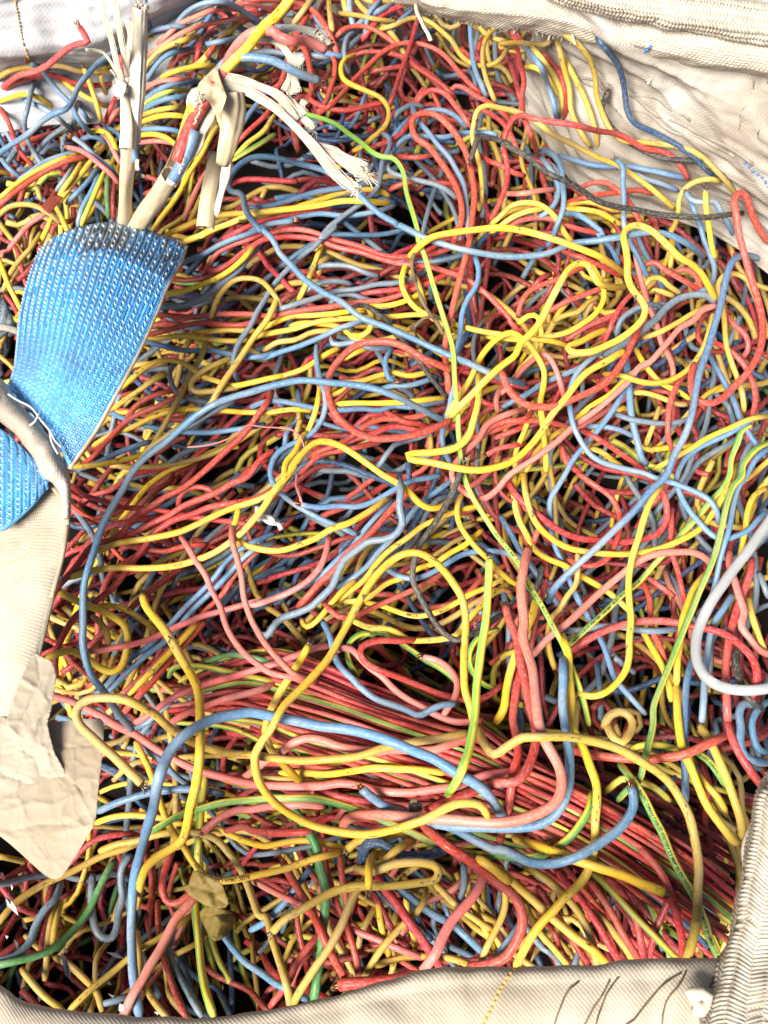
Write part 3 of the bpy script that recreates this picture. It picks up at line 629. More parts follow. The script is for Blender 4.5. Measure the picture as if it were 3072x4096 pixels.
4|r|||small bend within the right loop of yellow|F 1400,560 1450,620 1520,680 1540,760 1500,830
6|r|||hump left of the right yellow loop|F 875,300 900,250 950,230 1010,270 1100,320 1180,370 1240,410
5|r|||tight arch right of the big S bend|F 1060,300 1080,290 1140,270 1200,300 1240,380 1240,410
5|r|||arched inside the thick diagonal yellow|F 110,570 130,480 180,410 260,370 350,340 450,290 520,260
7|r|||slanting from the thick yellow diagonal up to the S bend|F 300,540 400,480 500,440 600,400 700,370
7|r|||long double wave across the upper middle|D 1240,265 1310,275 1380,235 1460,170 E 0,140 80,90 200,70 320,75 420,95 540,140 680,165 780,200 880,230 970,240 1080,250 1180,280 1280,310 1340,350 1430,420 1500,490 1570,570 F 50,580 110,650 160,700
6|r|||humped above the long double wave|E 30,90 100,60 170,35 280,25 380,45 480,80 600,110 720,150 820,190 930,195 1060,180 1180,150 1290,100
5|r|||rising right between fold and S bend, lower|F 400,720 500,650 600,600 700,560 800,530
7|r|||steep one passing under the big S bend|F 640,740 680,640 730,530 790,450 850,400
6|r|||slope above the thick yellow fold's top|F 380,160 500,200 600,240 680,280 750,320
6|y|||small arch crossing the thick diagonal|F 100,620 180,560 230,560 250,620 260,700 240,790
7|y|||scooping bend below the thick fold's top|F 200,710 300,690 400,670 500,620 590,550 640,460 640,390 600,300 560,230
7|y|||level one through the thick diagonal yellow|F -80,690 0,700 140,710 280,715 370,730 430,750
5|o|||small rise inside the scooping bend|F 330,600 400,560 480,540 540,480 610,440
7|o|||sloping just under the thick grey arch|F 880,700 1000,660 1110,600 1200,540 1290,500
7|o|||bumped one left of the thick grey arch top|F 890,400 920,340 990,330 1050,380 1120,420
5|o|||low one under the bumped one near the S bend|F 920,420 960,400 1020,420 1080,440
5|o|||level one under the deep yellow sag|F 820,1040 900,1040 1000,1070 1100,1110 1160,1110
6|y|||falling under the S bend into the deep sag|F 840,760 880,840 930,910 1000,980 1100,1030 1180,1080
11.8|y|3.4|L10|sharp hairpin at centre, lower limb sweeping right|E 1385,900 1380,1050 1350,1170 1320,1270 1250,1340 1130,1370 1010,1375 945,1385 960,1410 1080,1430 1250,1465 1400,1480 1540,1445 F 100,1445 180,1375 250,1290 320,1180 400,1080 450,1010 530,920 650,850 770,780
8|y|||rising under the long faded pink diagonal|F 470,1200 560,1120 680,1050 780,950 850,900 930,860
7|y|||pale one rising left of the faded pink diagonal|F 150,1540 230,1400 320,1310 430,1250
6|y|||steep one left of the bright C bend|F 210,1090 180,1190 140,1300 100,1400 95,1530
4|o|||steep one in the dark right of the C bend|F 990,1120 950,1240 900,1370
7|r|||low arch crossing the foot of the C bend|F -200,1330 -100,1290 0,1260 100,1220 230,1210 350,1230 450,1260
7|r|||continuing right from the C bend's foot|F 500,1270 600,1320 700,1380 800,1450 900,1530
5|r|||steep one below the low arch near the C bend|F 380,1360 400,1450 440,1500 510,1540
8|r||a|thick blunt tongue at centre, upper|E 1400,1280 1450,1220 1530,1190 1659,1170 F 200,1150
8|r||a|thick blunt tongue at centre, lower|E 1430,1385 1500,1350 1600,1330 1659,1320
6|r|||between the blunt tongues at centre|E 1470,1290 1540,1260 1620,1230 1659,1200
8|p|||hook left of the dished arc's blunt end|F 0,1050 60,990 120,910 200,840 280,800 320,840 350,900 380,1000 400,1080
7|p|||small J bend under the dished arc's end|F -10,1165 -25,1080 0,1020 40,970
7|r|||curled one beside the tight fold, centre|E 1200,1215 1270,1190 1330,1130 1350,1060 1300,1010 1250,960 1250,890 1300,860 1400,840
4|y|||short slant below the bright C bend|F 560,1380 640,1410 700,1460 760,1500
5|r|||behind the C bend, slanting down|E 1350,1030 1430,1080 1480,1090 1540,1090
6|y|||lowest of the yellow wires left of the grey long one|E 60,630 150,590 260,550 380,545 500,535 600,520 700,520
7|y|||long level one below the long grey blue diagonal's start|E 0,700 40,670 140,650 260,630 380,590 500,570 620,560 760,560 880,550 1000,540 1100,550 1200,590 1300,620 1400,640 1520,660 1640,690
7|o|||dirty level one nearer the red circle|E 80,760 160,710 280,690 360,650 440,640 560,650
6|y|||faint lines between the level yellows, centre left|E 240,610 330,590 450,600 560,625 640,690 740,700 860,680 960,630 1060,570
6|r|||long level one above the level yellows|E 0,540 130,550 250,525 380,505 500,490 620,470 760,460 880,430 1000,380 1100,340 1200,290 1280,260
6|s|||long level grey one above the red level one|E 100,510 200,500 300,470 400,440 520,400 640,385 760,360 880,350 980,320 1060,290
5|s|||small arch among the level wires at centre left|E 480,480 540,420 620,420 700,450 780,460
4|s|||second small arch among the level wires|E 300,420 400,360 540,340 620,360
5|s|||humped behind the level wires, dark|E 370,280 430,245 510,240 600,250 700,290 780,310
4|r|||second level one behind the level grey|E 640,420 760,400 900,390 1000,350 1100,310
7|b|||long level one below the level yellows|E 0,790 90,800 190,765 300,730 420,680 520,630 600,605 700,570
8|b||a|pale hooked stub above the red circle|E 490,690 490,715 540,722 640,710 720,740 800,742 860,735
8|b||z|short U bend inside the red circle top|E 860,740 820,810 820,870 840,930 870,940
7|y|||thick level one beneath the twig|E 640,500 700,490 800,490 900,470 980,440 1060,400
7|y|||small hook below the broken yellow tip|E 690,455 720,510 735,570 715,640 660,670 600,660
6|k|||short upright stump among level yellows|E 605,520 605,600 610,680
8|k|2.6||dusty grey brown, diagonal inside the red circle|E 620,490 700,490 760,530 830,580 870,650 930,700 990,790 1040,850 1080,910 1140,980 1190,1040
8|y|||bright crescent bend beside the twig|E 950,230 930,270 915,350 940,430 1000,500 1070,540 1150,590 1220,620
6|y|||inner bend between twig and crescent|E 930,250 1010,340 1040,430 1060,490
5|y|||upright one below the rising grey at top centre|E 440,110 400,200 370,290 320,400 290,460
6|y|||level one above left of the red circle|E 0,960 80,930 200,910 320,870 400,820 480,770 540,740
7|y|||level one passing inside the red circle|E 560,950 680,940 780,910 860,890 960,910 1060,890 1120,870
7|y|||short slope inside the red circle's upper left|E 560,810 640,770 720,745
11.8|r|3.5|L10|large open circle at centre left|E 1210,880 1130,840 1040,800 960,750 860,710 770,705 660,720 580,770 510,850 475,930 475,1020 500,1110 560,1190 640,1250 740,1285 860,1285 980,1270 1080,1240 1170,1200 1210,1180
7|b|||wavy level one through the red circle|E 0,1100 80,1070 180,1065 300,1085 420,1110 560,1115 680,1110 780,1120 860,1090 960,1100 1060,1080 1180,1065
6|y|||level one left of the red circle, beside wavy blue|E -60,1130 0,1130 110,1130 260,1110 380,1120
7|y|||level one within the red circle beside wavy blue|E 520,1080 640,1075 760,1075 900,1070 1040,1055 1180,1045
6|b|||short wavy one in the circle's middle|E 790,990 860,970 960,970 1060,940 1130,910
9|y|||upright one left of the red circle|E 425,970 415,1040 400,1110 370,1190 340,1270 330,1330
9|b|||bending left of the circle then sweeping down right|E 405,720 400,800 415,890 430,950 455,1030 450,1120 420,1200 360,1270 280,1310 200,1350 150,1400 120,1490 H 150,70 210,130 290,190 380,240 480,290 580,330 650,360
7|r|||wavy one at the circle's lower rim, upper|E 540,1320 640,1290 740,1260 840,1220 920,1220 1020,1240 1120,1200
7|r|||wavy one at the circle's lower rim, lower|E 350,1400 430,1360 540,1320 640,1260 700,1210 800,1170 900,1170 1000,1160 1100,1130 1190,1100
7|r|||slanting in the circle's lower right|E 810,1120 870,1160 940,1190 1020,1200 1090,1220
4|r|||level one below the red circle|E 300,1500 380,1420 440,1380 560,1360 700,1330 790,1310
8|o|||small arch right of the blue strap|D 1270,570 1300,480 1350,390 1420,330 1500,320 1580,340 E 130,400 170,460 190,530
9|o|3.1||long straight diagonal beside the red circle's left|D 1680,440 1620,560 1550,650 1490,740 1430,830 1370,920 1310,1010 1260,1090 1180,1160 1100,1210 1000,1280 900,1350 830,1440
8|o|||dirty crooked one slanting right of the strap|D 1250,690 1210,800 1150,890 1110,990 1060,1080 1010,1180 960,1260 910,1350
8|y|||wavy one leaving the strap's right edge|D 720,990 780,940 860,870 960,820 1060,820 1150,860 1220,910 1310,940 1400,970 1520,950 1659,920 E 230,900
6|y|||dim one below the wavy one from the strap|D 680,1110 760,1050 850,990 940,930 1010,900
8|o|||hook shaped one right of the strap|D 1400,800 1300,840 1210,890 1150,950 1160,1000 1220,1005 1350,990 1450,980
5|s|||drooping from the strap's hook wire|D 1050,830 1020,890 1040,970 1080,1020 1200,1060 1300,1080
7|s|3.4||thick grey one leaving the strap's right edge|D 900,495 960,490 1080,490 1190,460 1280,400 1370,330 1450,260 1500,190 1560,140
7|b|||curving up right from the strap's corner|D 1060,260 1120,220 1220,180 1310,130 1400,90 1500,50 1600,10 B 420,1290 560,1300 700,1290 800,1265 870,1240
7|y|||next to the thick grey one at the strap|D 960,415 1090,405 1190,370 1290,330 1380,280 1470,200 1550,110
7|r|||crossing upper right of the strap, level|D 900,550 960,540 1060,550 1180,555 1300,540 1420,535 1540,540 1659,560
7|r|||leaving the strap edge below its level neighbour|D 860,670 890,660 990,640 1100,610 1230,590 1350,600 1480,600 1600,560
7|y|||leaving the strap edge under the reds|D 860,690 1000,680 1100,670 1200,680 1320,695 1440,700 1500,690
6|y|||level one right of the strap, above its yellow twin|D 1160,645 1280,640 1400,635 1550,640
7|b|||leaving the strap edge, lowest level one|D 840,690 950,720 1060,750 1180,760 1300,760 1400,780 1500,800 1600,790 1659,770
8|y|3.1||bright long one from strap corner across upper left|D 1060,120 1170,80 1270,40 A 1200,1430 1300,1380 1400,1340 1500,1300 1659,1270 B 250,1260 400,1240 560,1215 700,1215 840,1225
7|y|3.1||upper bright one parallel across upper left|A 1000,1420 1100,1370 1220,1320 1400,1290 1500,1285 B 200,1270 380,1220 560,1160 680,1140 800,1160 840,1190
7|b|||between the bright yellows, upper left middle|B 0,1250 120,1240 260,1200 400,1160 560,1130 680,1110 770,1100
6|r|||beneath the bright yellows, upper left middle|A 1350,1440 1450,1390 1560,1340 B 120,1320 250,1290 380,1270 500,1265
7|b||z|rising to a rounded tip under the bright yellows|B 0,1395 120,1350 260,1330
6|r|||slope under the blue, right of the strap corner|D 1250,270 1300,180 1400,120 1500,90 1620,30
10|b|3.2|L6|very long one looping by the rolled sheath and crossing centre|F 1260,200 1180,130 1100,80 1000,50 870,50 750,75 600,95 450,115 300,175 150,195 E 1560,190 1350,165 1200,125 1050,75 960,30 870,-10 B 900,1360 800,1300 720,1235 650,1170 560,1100 450,1030 250,975 A 1580,945 1500,960 1420,1020 1375,1090 1375,1130 1400,1160 1440,1160 1470,1190 1480,1260 1520,1330 1580,1400 E 60,20 130,80 180,170 250,240 330,330 430,400 560,470 660,550 800,610 950,670 1100,740 1250,805 1420,880 1510,920 1659,960
10|h|2.6||lime one falling from frayed fibres through the centre|B 330,685 420,710 520,750 600,810 680,870 740,920 800,945 860,950 900,990 930,1060 940,1140 960,1220 990,1310 1015,1400 E 1015,80 1050,180 1090,310 1130,440 1170,560 1200,660 1225,770 1240,1000 1255,1150 1255,1250 1270,1380 H 1290,0 1330,110 1400,230 1480,350 1560,450 1640,570 I 160,660 230,760 300,880 350,980 400,1080 440,1180 480,1280 520,1400 550,1548
11|b|3.3|L34|great bow sweeping left past the strap's foot|E 1165,1180 980,1080 840,1020 700,975 480,950 300,940 150,965 0,1010 D 1400,1040 1280,1090 1180,1150 1080,1240 1000,1310 930,1360 860,1420 790,1500 G 740,90 680,190 620,300 580,420 540,540 510,660 500,780 500,900 500,1020 520,1120 560,1220 620,1300 680,1390 740,1470 800,1540
6|r|||short arch left of the great blue bow|D 760,1170 820,1090 900,1040 1000,1010 1060,1000
7|r|||slope from the strap's lower edge|D 500,1440 540,1420 640,1310 740,1200 840,1140 960,1090 1060,1040 1150,1030
6|b|||dark one leaving the strap's lower corner|D 500,1470 600,1430 720,1370 820,1330 910,1305
7|y|||level one under the strap's lower corner|D 440,1460 560,1450 700,1425 820,1400 900,1370
6|y|||rising one from the strap's lower right edge|D 560,1330 680,1260 800,1220 900,1170 1000,1130 1140,1100
5|y|||thin level one right of the strap's lower part|D 690,1135 800,1130 950,1120 1100,1110 1300,1120 1500,1130
5|b|||level one crossing beneath the great bow|D 670,1130 750,1170 870,1210 1000,1235 1150,1250 1300,1250 1450,1230 1600,1200
6|s|||grey slope beneath the great bow|D 1420,1060 1300,1120 1200,1180 1080,1240 980,1280
9|r|3.1||long slope from mid left down to the bag's edge|D 1640,1000 1610,1070 1560,1140 1500,1230 1400,1330 1290,1430 G 1120,70 1000,130 910,190 830,240 780,290 740,350 680,390 600,410 540,440 490,510 430,590 370,650 310,740
8|r|3.1||second long slope right of the first, mid left|E 150,1360 60,1420 G 1490,10 1400,50 1320,100 1200,150 1100,190 1020,240 920,290 830,340 700,390
8|r|3.1||long S curve from centre down to left bag edge|H 250,0 150,90 0,150 G 1400,170 1250,200 1150,240 1050,270 970,320 910,370 870,440 820,500 760,580 700,660 620,730 540,790 460,850 390,950 345,1050 335,1150 340,1220
6|r|||level one behind the great bow, mid left|G 430,60 500,120 600,150 700,190 830,200 1000,220 1150,250 1300,270 1450,290 1600,320
5|r|||hairpin arch behind the slopes, mid left|G 1070,190 1090,120 1140,80 1210,70 1270,90 1330,150
4|r|||wide sag in the dark left hollow|G 800,420 900,450 1000,460 1100,430 1250,420
9|y|3.1|L10|upper of two thick yellows meeting the great bow|G 590,460 680,420 780,400 920,380 1060,350 1180,300 1290,250 1400,200 1500,170 1600,130 H 200,50 E 210,1490 220,1430 270,1370 310,1290 340,1250
10|y|3.2|L12|lower thick one, arching over at centre left|G 420,620 480,600 600,570 740,560 880,560 1020,555 1150,525 1270,480 1380,410 1470,340 1540,260 1600,180 H 150,90 240,-10 E 280,1440 330,1370 400,1310 470,1305 560,1340 640,1390 720,1450 H 800,0 880,40 950,90 1010,160 1080,200 1160,190 1220,140
10|y|3.1|a L3|wavy one from a knotted tip to the centre|G 1440,200 1420,290 1400,330 1440,390 1500,430 H 0,430 100,455 200,455 300,420 400,380 500,320 600,290 690,240 760,190 840,130
9|b||a|pale end by the pink thread, running right|H 310,180 420,195 540,185 650,190 750,160 850,100 950,40 1060,20 1150,0
10|s|3.5|z L3|thick grey blue one falling to a bent tip|H 900,0 910,80 900,200 920,290 880,360 800,390 720,400 650,450 570,510 530,590 500,670 430,740 360,800 260,840 180,870 130,930 110,970 70,970
8|b|||parallel below the thick grey blue one|H 1230,20 1100,120 1000,200 940,280 860,380 780,460 720,540 620,620 530,680
8|y|||long slope right of the thick grey blue one|H 1400,180 1250,220 1150,260 1050,300 960,370 850,450 760,540 680,640 590,710 500,790
8|y|||bent tip below the thick grey blue one|H 310,870 340,920 400,880 470,800 560,700 640,630
8|r|3.3||thick one between blues, centre left|H 1010,50 870,190 780,290 700,380 600,460 500,580 420,650 360,720 290,800
7|b|||slope left of the thick red, centre left|H 860,150 760,250 680,350 620,430 540,500 470,570 400,650
7|y|||wavy rise under the black wire|H 560,760 650,760 730,730 820,660 920,620 1020,560 1120,530 1210,470 1300,420 1400,330
7|y|||shallow sag crossing the big arch's inside|H 700,770 800,790 900,830 1000,850 1120,830 1230,780 1330,720 1450,670 1560,590
12|y|3.2|L8|great arch with long limbs in the lower centre|H 1345,1500 1330,1400 1300,1300 1290,1200 1290,1080 1300,960 1300,840 1280,740 1230,660 1170,580 1100,510 1020,470 930,475 850,520 770,600 700,690 650,780 600,880 540,990 480,1100 400,1190 310,1290 200,1400 K 130,20 70,100 30,180 35,260 60,350 120,440 200,510 300,570 430,620 570,650 700,660 830,640 960,600 1060,570 1150,520 1230,480 1320,470 1400,490 1440,560
8|y|3.1||bright wavy one crossing the arch's left limb|H 620,880 720,920 820,925 890,950 950,990 1050,1000 1160,990 1240,970 1300,890 1390,790 1460,720 1540,690
8|r|||straight rise inside the great arch|H 440,760 500,830 560,860 650,840 770,790 900,730 1010,680 1120,620 1180,570
10|k|3.0|L3|dark one curving down inside the great arch|E 1300,1400 H 1240,60 1200,150 1140,250 1080,340 1020,430 990,520 980,620 1020,720 1080,830 1140,920 1200,980 1260,1000 1300,960 1380,950 1450,890 1520,840
9|b|||shallow arc across the great arch's top|H 830,570 900,610 1000,625 1100,590 1190,530 1280,480 1400,460 1520,465 1600,490 1659,500
9|y|||falling right of the black wire to the pink fork|H 1280,110 1250,190 1260,290 1310,370 1370,440 1430,500 1500,580 1590,650 1620,660
12.5|h|3.4|a L6|bright green straight one with copper end|H 1445,510 1440,650 1430,800 1410,950 1390,1100 1370,1250 1360,1400 K 1350,0 1330,120 1290,240 1240,350 1190,420
9|p||a|hooked over below the black wire's end|H 1050,1100 1110,1110 1170,1140 1220,1190 1250,1260 1240,1330 1200,1400 1160,1460
8|p|||shoulder bend beside the arch's left limb|H 510,1060 560,1045 610,1050 660,1100 720,1160 800,1220 870,1290 950,1350 1050,1410 1150,1460 1250,1490 1400,1480
8|r|||sideways U bend inside the great arch|H 1000,990 900,1000 780,1000 700,1020 665,1060 690,1120 780,1180 900,1220 1020,1270 1140,1320 1260,1350 1370,1360 1450,1320 1520,1260
9|b|||falling from the arch's limb into the red bundle|H 440,880 480,970 500,1060 540,1150 620,1230 680,1290 760,1350 860,1390 950,1420 1020,1450 1080,1420 1150,1390 1240,1380
10|y|3.1|a L4|short steep one with cut end left of the great arch|H 350,1030 310,1110 260,1190 200,1280 150,1370 110,1450 K 90,40 120,130 160,190 220,260 300,340
8|b|||upper of the parallel blue pair, mid left|G 1659,350 1560,390 1450,450 1380,510 1300,610 1200,720 1100,820 1010,920 920,1010 800,1100 700,1200 620,1290 560,1330
8|b|||lower of the parallel blue pair, mid left|G 1659,410 1560,440 1480,490 1370,610 1260,720 1150,830 1080,910 1000,1000 880,1090 760,1200 660,1300 620,1360
10|p|2.9|L3|thin curving one left of its pink twin|G 1090,370 1130,430 1180,520 1240,600 1280,700 1330,800 1360,900 1400,980 1460,1060 1540,1130 1640,1200 H 250,1220 400,1250
10|p|2.9|L3|thin curving one right of its pink twin|G 1400,310 1400,400 1430,500 1460,620 1470,740 1510,860 1560,950 1610,1030 H 200,1140 260,1200 340,1230
12.5|y|3.6|a L24|with bared cut end standing over the dark hollow|G 865,730 880,790 930,860 990,930 1040,1010 1090,1100 1140,1180 1180,1260 1200,1350 J 1210,0 1210,100 1200,230 1180,360 1150,500 1130,600 1100,690 1040,740 960,790 890,850 860,920 840,1000 820,1100
8|y|3.1||rounded loop by the left bag edge|G 280,1110 360,1075 430,1060 500,1090 560,1130 610,1170 680,1190 730,1160 760,1080 770,980 750,910 690,860 620,820 540,790 440,750 340,690
7|y|||falling behind the bared yellow end|G 560,800 600,790 700,795 790,830 870,880 950,950
6|o|||steep one inside the rounded yellow loop|G 560,850 620,910 650,980 640,1080 630,1170
8|p|3.1|a|long rise from mid left hollow to centre|G 550,1060 620,1060 700,1040 800,1020 930,980 1060,920 1200,860 1330,820 1450,790 1570,760 H 0,790 130,750 250,700 350,640 420,560 460,460 480,370
7|r|||uppermost diagonal under the blue pair|G 720,1330 830,1240 940,1140 1050,1020 1140,930 1240,820 1340,720 1420,600 1520,490 1659,390
7|r|||lowermost diagonal under the blue pair|G 740,1440 850,1320 960,1200 1060,1080 1150,980 1240,880
7|y|||diagonal squeezed between the reds below the blue pair|G 780,1320 900,1200 1010,1090 1110,980 1200,890
10.2|o|3.2|a L2 M92|long loop over the paper scrap ending in strands|J 855,350 780,280 700,200 620,130 540,60 480,0 G 460,1440 480,1390 550,1350 660,1345 760,1355 860,1400 940,1450 J 1000,0 1090,60 1180,110 1300,150 1420,180 K 0,180 150,200 300,215 450,210 560,200 680,180 800,140 950,110 1100,85 1250,60 1310,50
9|p|3.3||long one from the bag edge through the lower middle|G 310,1335 420,1360 500,1400 600,1450 J 700,0 820,60 920,130 1020,190 1120,240 1250,290 1400,330 1540,360 K 150,365 300,370 420,370 550,350 680,370 800,400 950,410 1100,390 1250,370 1400,310 1659,270
11|b|4.0|L10|thickest pale one arching down to the bottom edge|K 1530,560 1490,500 1440,420 1370,360 1280,310 1200,260 1100,200 980,150 850,100 700,50 560,20 420,5 H 200,1470 0,1430 G 1440,1440 1330,1460 J 1170,20 1090,80 1020,170 980,260 950,360 930,470 900,580 870,690 840,800 815,900 800,1000 795,1150 795,1300 800,1450 815,1600 845,1760
11.5|p|3.9|a L12|stout one with blunt end beside the thick blue|J 1260,975 1200,1020 1120,1100 1060,1170 1010,1270 960,1370 900,1460 850,1550 800,1630 740,1760
8|r|3.4||U bend behind the brown scrap|J 1040,760 1010,840 985,920 980,1000 1010,1070 1080,1070 1140,1020 1200,1000
9|g|3.4||mostly yellow, falling straight past the brown scrap|J 1235,300 1215,450 1205,600 1195,750 1190,900 1180,1050 1180,1150 1200,1300 1210,1450 1240,1600 1290,1760
10|y|2.9||printed BASEC OMAN CABLES, sagging in the lower left|J 820,100 860,180 900,270 940,380 970,480 1010,580 1060,670 1110,740 1150,810 1200,870 1250,920 1330,940 1430,930 1560,905 K 100,895 200,870 320,830 430,795 550,765
8|o|3.2||long dull one rising from the left edge past paper|J -60,1230 0,1180 60,1110 150,1030 260,960 400,900 520,840 640,780 760,740 860,700
9|o|3.2||arched one falling to the front lip, lower left|J 600,760 700,720 830,700 920,670 1020,650 1120,650 1220,655 1300,690 1370,760 1440,850 1490,950 1530,1060 1570,1160 K 90,1150 130,1270 170,1400 210,1520 245,1700
8|y|||wavy level one starting at the paper corner|J 575,590 660,560 780,545 900,550 1000,565 1080,595 1200,600 1300,620 1400,665 1500,705 1600,730 K 150,720 280,700 400,700 500,730 600,760
7|G|3.2||dim one curving down to the left edge|J 690,820 650,880 600,980 560,1080 500,1170 430,1250 360,1320 280,1370 160,1410 -40,1450
10|g|3.1||wide green yellow wave across the lower part|J 920,640 1000,590 1100,540 1220,500 1340,470 1480,455 K 100,445 230,440 360,440 470,460 580,490 700,530 820,580 930,630 1040,680 1150,730 1300,770 1450,790 L 0,810 120,820 240,810 350,760 440,690 500,610 550,520 570,420
7|b|3.3||dark level one right of the paper scrap|J 590,520 680,480 800,440 900,410 1000,395 1120,385 1250,400 1350,420
6|b|||dark slope above the level one by the paper|J 820,100 900,160 980,220 1050,300 1130,360
5|d|||shadowy one from below the paper's corner|J 380,880 480,770 560,700 650,670 780,660 840,665
5|s|3.4||dark U bend hanging in the bottom left pit|J 790,780 740,850 730,950 740,1040 715,1130 700,1240 660,1290 600,1270 560,1180 550,1050 560,900
5|s|3.3||trailing down left in the bottom left pit|J 370,950 340,1040 270,1110 220,1200 180,1310 100,1390 -20,1430
8|o|||rising from the front lip toward the brown scrap|J 1150,1150 1050,1220 950,1290 850,1350 740,1440 640,1520 540,1600 420,1720
8|o|||bent down beside the thick blue at the lip|J 830,1250 840,1350 850,1470 880,1580 940,1680 1030,1790
5|o|||short slope in the pit above the front lip|J 330,1400 420,1450 510,1530 580,1610 615,1730
5|o|||slope at the far bottom left above the lip|J 130,1470 200,1560 270,1640 380,1720
4|o|||small dim slope in the bottom left pit|J 150,1270 220,1330 300,1390
8|b|||falling right from the brown scrap's foot|J 1350,1270 1400,1340 1480,1430 1580,1500 K 150,1560 250,1600 350,1660
5|s|||falling left of the brown scrap's foot to the lip|J 1010,1290 1030,1400 1080,1520 1140,1620 1220,1760
6|d|||falling beside the dim blue to the lip|J 950,1060 955,1200 980,1380 1020,1500 1060,1620 1130,1770
5|b|||stub just above the front lip at lower left|J 600,1690 700,1660 780,1630
4|d|||upright in the pit below the paper|J 320,960 290,1060 270,1180 250,1300 240,1400
4|o|||upright pair member in the pit, left|J 330,1060 310,1180 290,1300 280,1420 270,1540
4|o|||upright pair member in the pit, right|J 370,1060 340,1180 320,1290 300,1400
8|G|3.9|L4|solid green one snaking down the lower centre left|K 130,400 210,450 290,550 350,640 400,730 420,850 450,960 455,1100 440,1230 435,1350 410,1480 385,1670
11|b|3.6|a z L6|broad U bend ending in two cut tips, lower right|K 675,385 730,430 800,480 880,520 960,545 1040,565 1120,590 1220,620 1350,690 1500,760 L 0,770 100,810 200,850 320,860 440,830 560,770 660,700 750,630 810,550 830,480 815,385
10|n|4.2|z L3|thick curl with whitish cut face|K 1190,750 1100,780 1000,795 900,780 840,740 780,710 720,710 690,750 675,825
11|b|3.6|z L10|hooked one rising to a copper tip, lower right|K 1100,595 1200,610 1400,620 L 0,635 120,635 240,620 330,570 390,490 420,400 430,300 430,180 410,60 I 385,1400 390,1280 395,1140
11|p|4.0|a L8|stout fork limb bending round to the left, lower right|I 175,460 150,560 130,680 140,800 150,900 140,1000 170,1100 200,1200 220,1350 L 240,0 280,100 330,190 370,270 385,350 370,430 330,490 250,540 150,580 50,600 K 1500,590 1350,580 1250,570 1150,570 1050,560 960,560 850,545 740,540 640,550 580,580 560,620
10|r|3.7|a L6|fork limb with copper tip, bending left|I 35,815 60,900 100,1000 120,1130 150,1250 180,1400 L 215,0 220,100 200,200 160,290 100,350 K 1500,350 1350,400 1200,460 1050,520
9|r|3.4||upright one left of the fork, lower right|I 160,1150 120,1250 90,1400 80,1520 L 100,60 110,200 80,290 60,450 30,600 0,720
9|r|||steep one crossing behind the fork|I 290,640 250,780 220,900 200,1020 190,1120
8|r|||short steep one rising from the fork top|I 290,210 240,330 195,450
9|y|3.4|a|stub left of the black box piece, thick|K 590,750 650,700 750,680 850,665 960,640
11|o|3.3|a L5|flattened loop lying in the bottom centre|K 140,1240 200,1180 300,1120 400,1060 520,1000 640,975 760,975 900,965 1030,950 1110,940 1140,900 1120,850 1050,830 950,830 860,845 760,880 690,880 640,860
10|o|3.3||long slant crossing the flattened loop|K 990,690 900,740 820,810 740,880 680,950 630,1020 590,1110 560,1190 520,1270 470,1360 400,1450 330,1560 260,1680
11|y|3.0|z L8|tiny knotted one ending in a splayed grey brush|K 800,770 740,790 720,850 720,920 715,990
10|r|4.0|L4|stout great bend at the bottom centre right|K 1040,600 1110,660 1200,740 1300,800 1400,870 1500,950 1590,1030 1640,1130 1640,1230 1600,1320 1540,1400 1450,1440 1320,1460
9|p|4.0||stout straight one falling to the front lip|K 1420,890 1370,1000 1300,1090 1220,1180 1160,1280 1120,1380 1030,1500
10|y|3.6||straight bright slope to the lip, bottom right|K 1370,800 1460,860 1560,940 L 0,900 100,990 200,1080 320,1190 440,1290 560,1380 680,1500
11|r|4.6|a|stout cut stub lying on the front lip|K 545,1570 600,1562 750,1550 900,1530 1010,1510
8|r|3.4|a|with pale tip slanting down at bottom centre left|K 200,830 250,920 310,1020 370,1120 420,1230 470,1340 530,1450 590,1560
8|r|3.6||slanting down through the bottom centre|K 760,900 820,1000 900,1090 960,1190 1040,1300 1110,1400 1170,1500
7|p|||long dull slope under the flattened loop|K 20,940 150,1010 300,1080 450,1160 600,1230 760,1290 900,1350 1050,1410
5|d|||short dull slope right of the flattened loop's slant|K 740,1000 790,1100 840,1200 900,1290 960,1340
7|r|||long fall between green wire and slanting yellow|K 440,780 480,930 520,1070 570,1180 620,1330 650,1450 655,1540
6|r|||upright fall above the flattened loop|K 540,780 560,950 590,1100 600,1200
7|r|||slant from green wire's foot to the lip|K 430,1240 410,1270 340,1350 280,1440 240,1540 120,1700
7|b|3.4||long slope under the bottom centre|K 800,910 900,990 1000,1070 1120,1150 1220,1200 1320,1290 1420,1390
6|b|||short slant inside the stout red bend|K 1659,1150 1590,1260 1500,1380 1470,1440
5|b|||dim rise left of the green wire|K 370,860 280,980 200,1080 100,1180 0,1240
6|o|||slope inside the stout red bend's top|K 1110,950 1180,1020 1250,1090 1340,1160 1400,1200 1480,1240
7|o|||hooked fall below the flattened loop's bend|K 1060,980 1050,1060 1000,1140 940,1190 870,1260 800,1340 740,1430 680,1540
5|y|||upright one below the flattened loop|K 930,900 940,1000 950,1120 980,1240 1000,1350
7|o|||curving fall inside the stout red bend|K 1520,850 1540,1000 1530,1130 1480,1240 1430,1340 1390,1460
5|y|||dim fall left of the straight bottom reds|K 770,1050 780,1080 790,1200 820,1330 860,1450
5|y|||dim fall inside the stout red bend|K 1310,900 1330,1040 1380,1160 1430,1260 1490,1380
5|s|||dim upright inside the stout red bend|K 1290,830 1290,960 1260,1080 1240,1180
5|o|||low arch just above the front lip, centre|K 760,1450 850,1420 960,1400 1100,1395 1230,1410 1340,1450
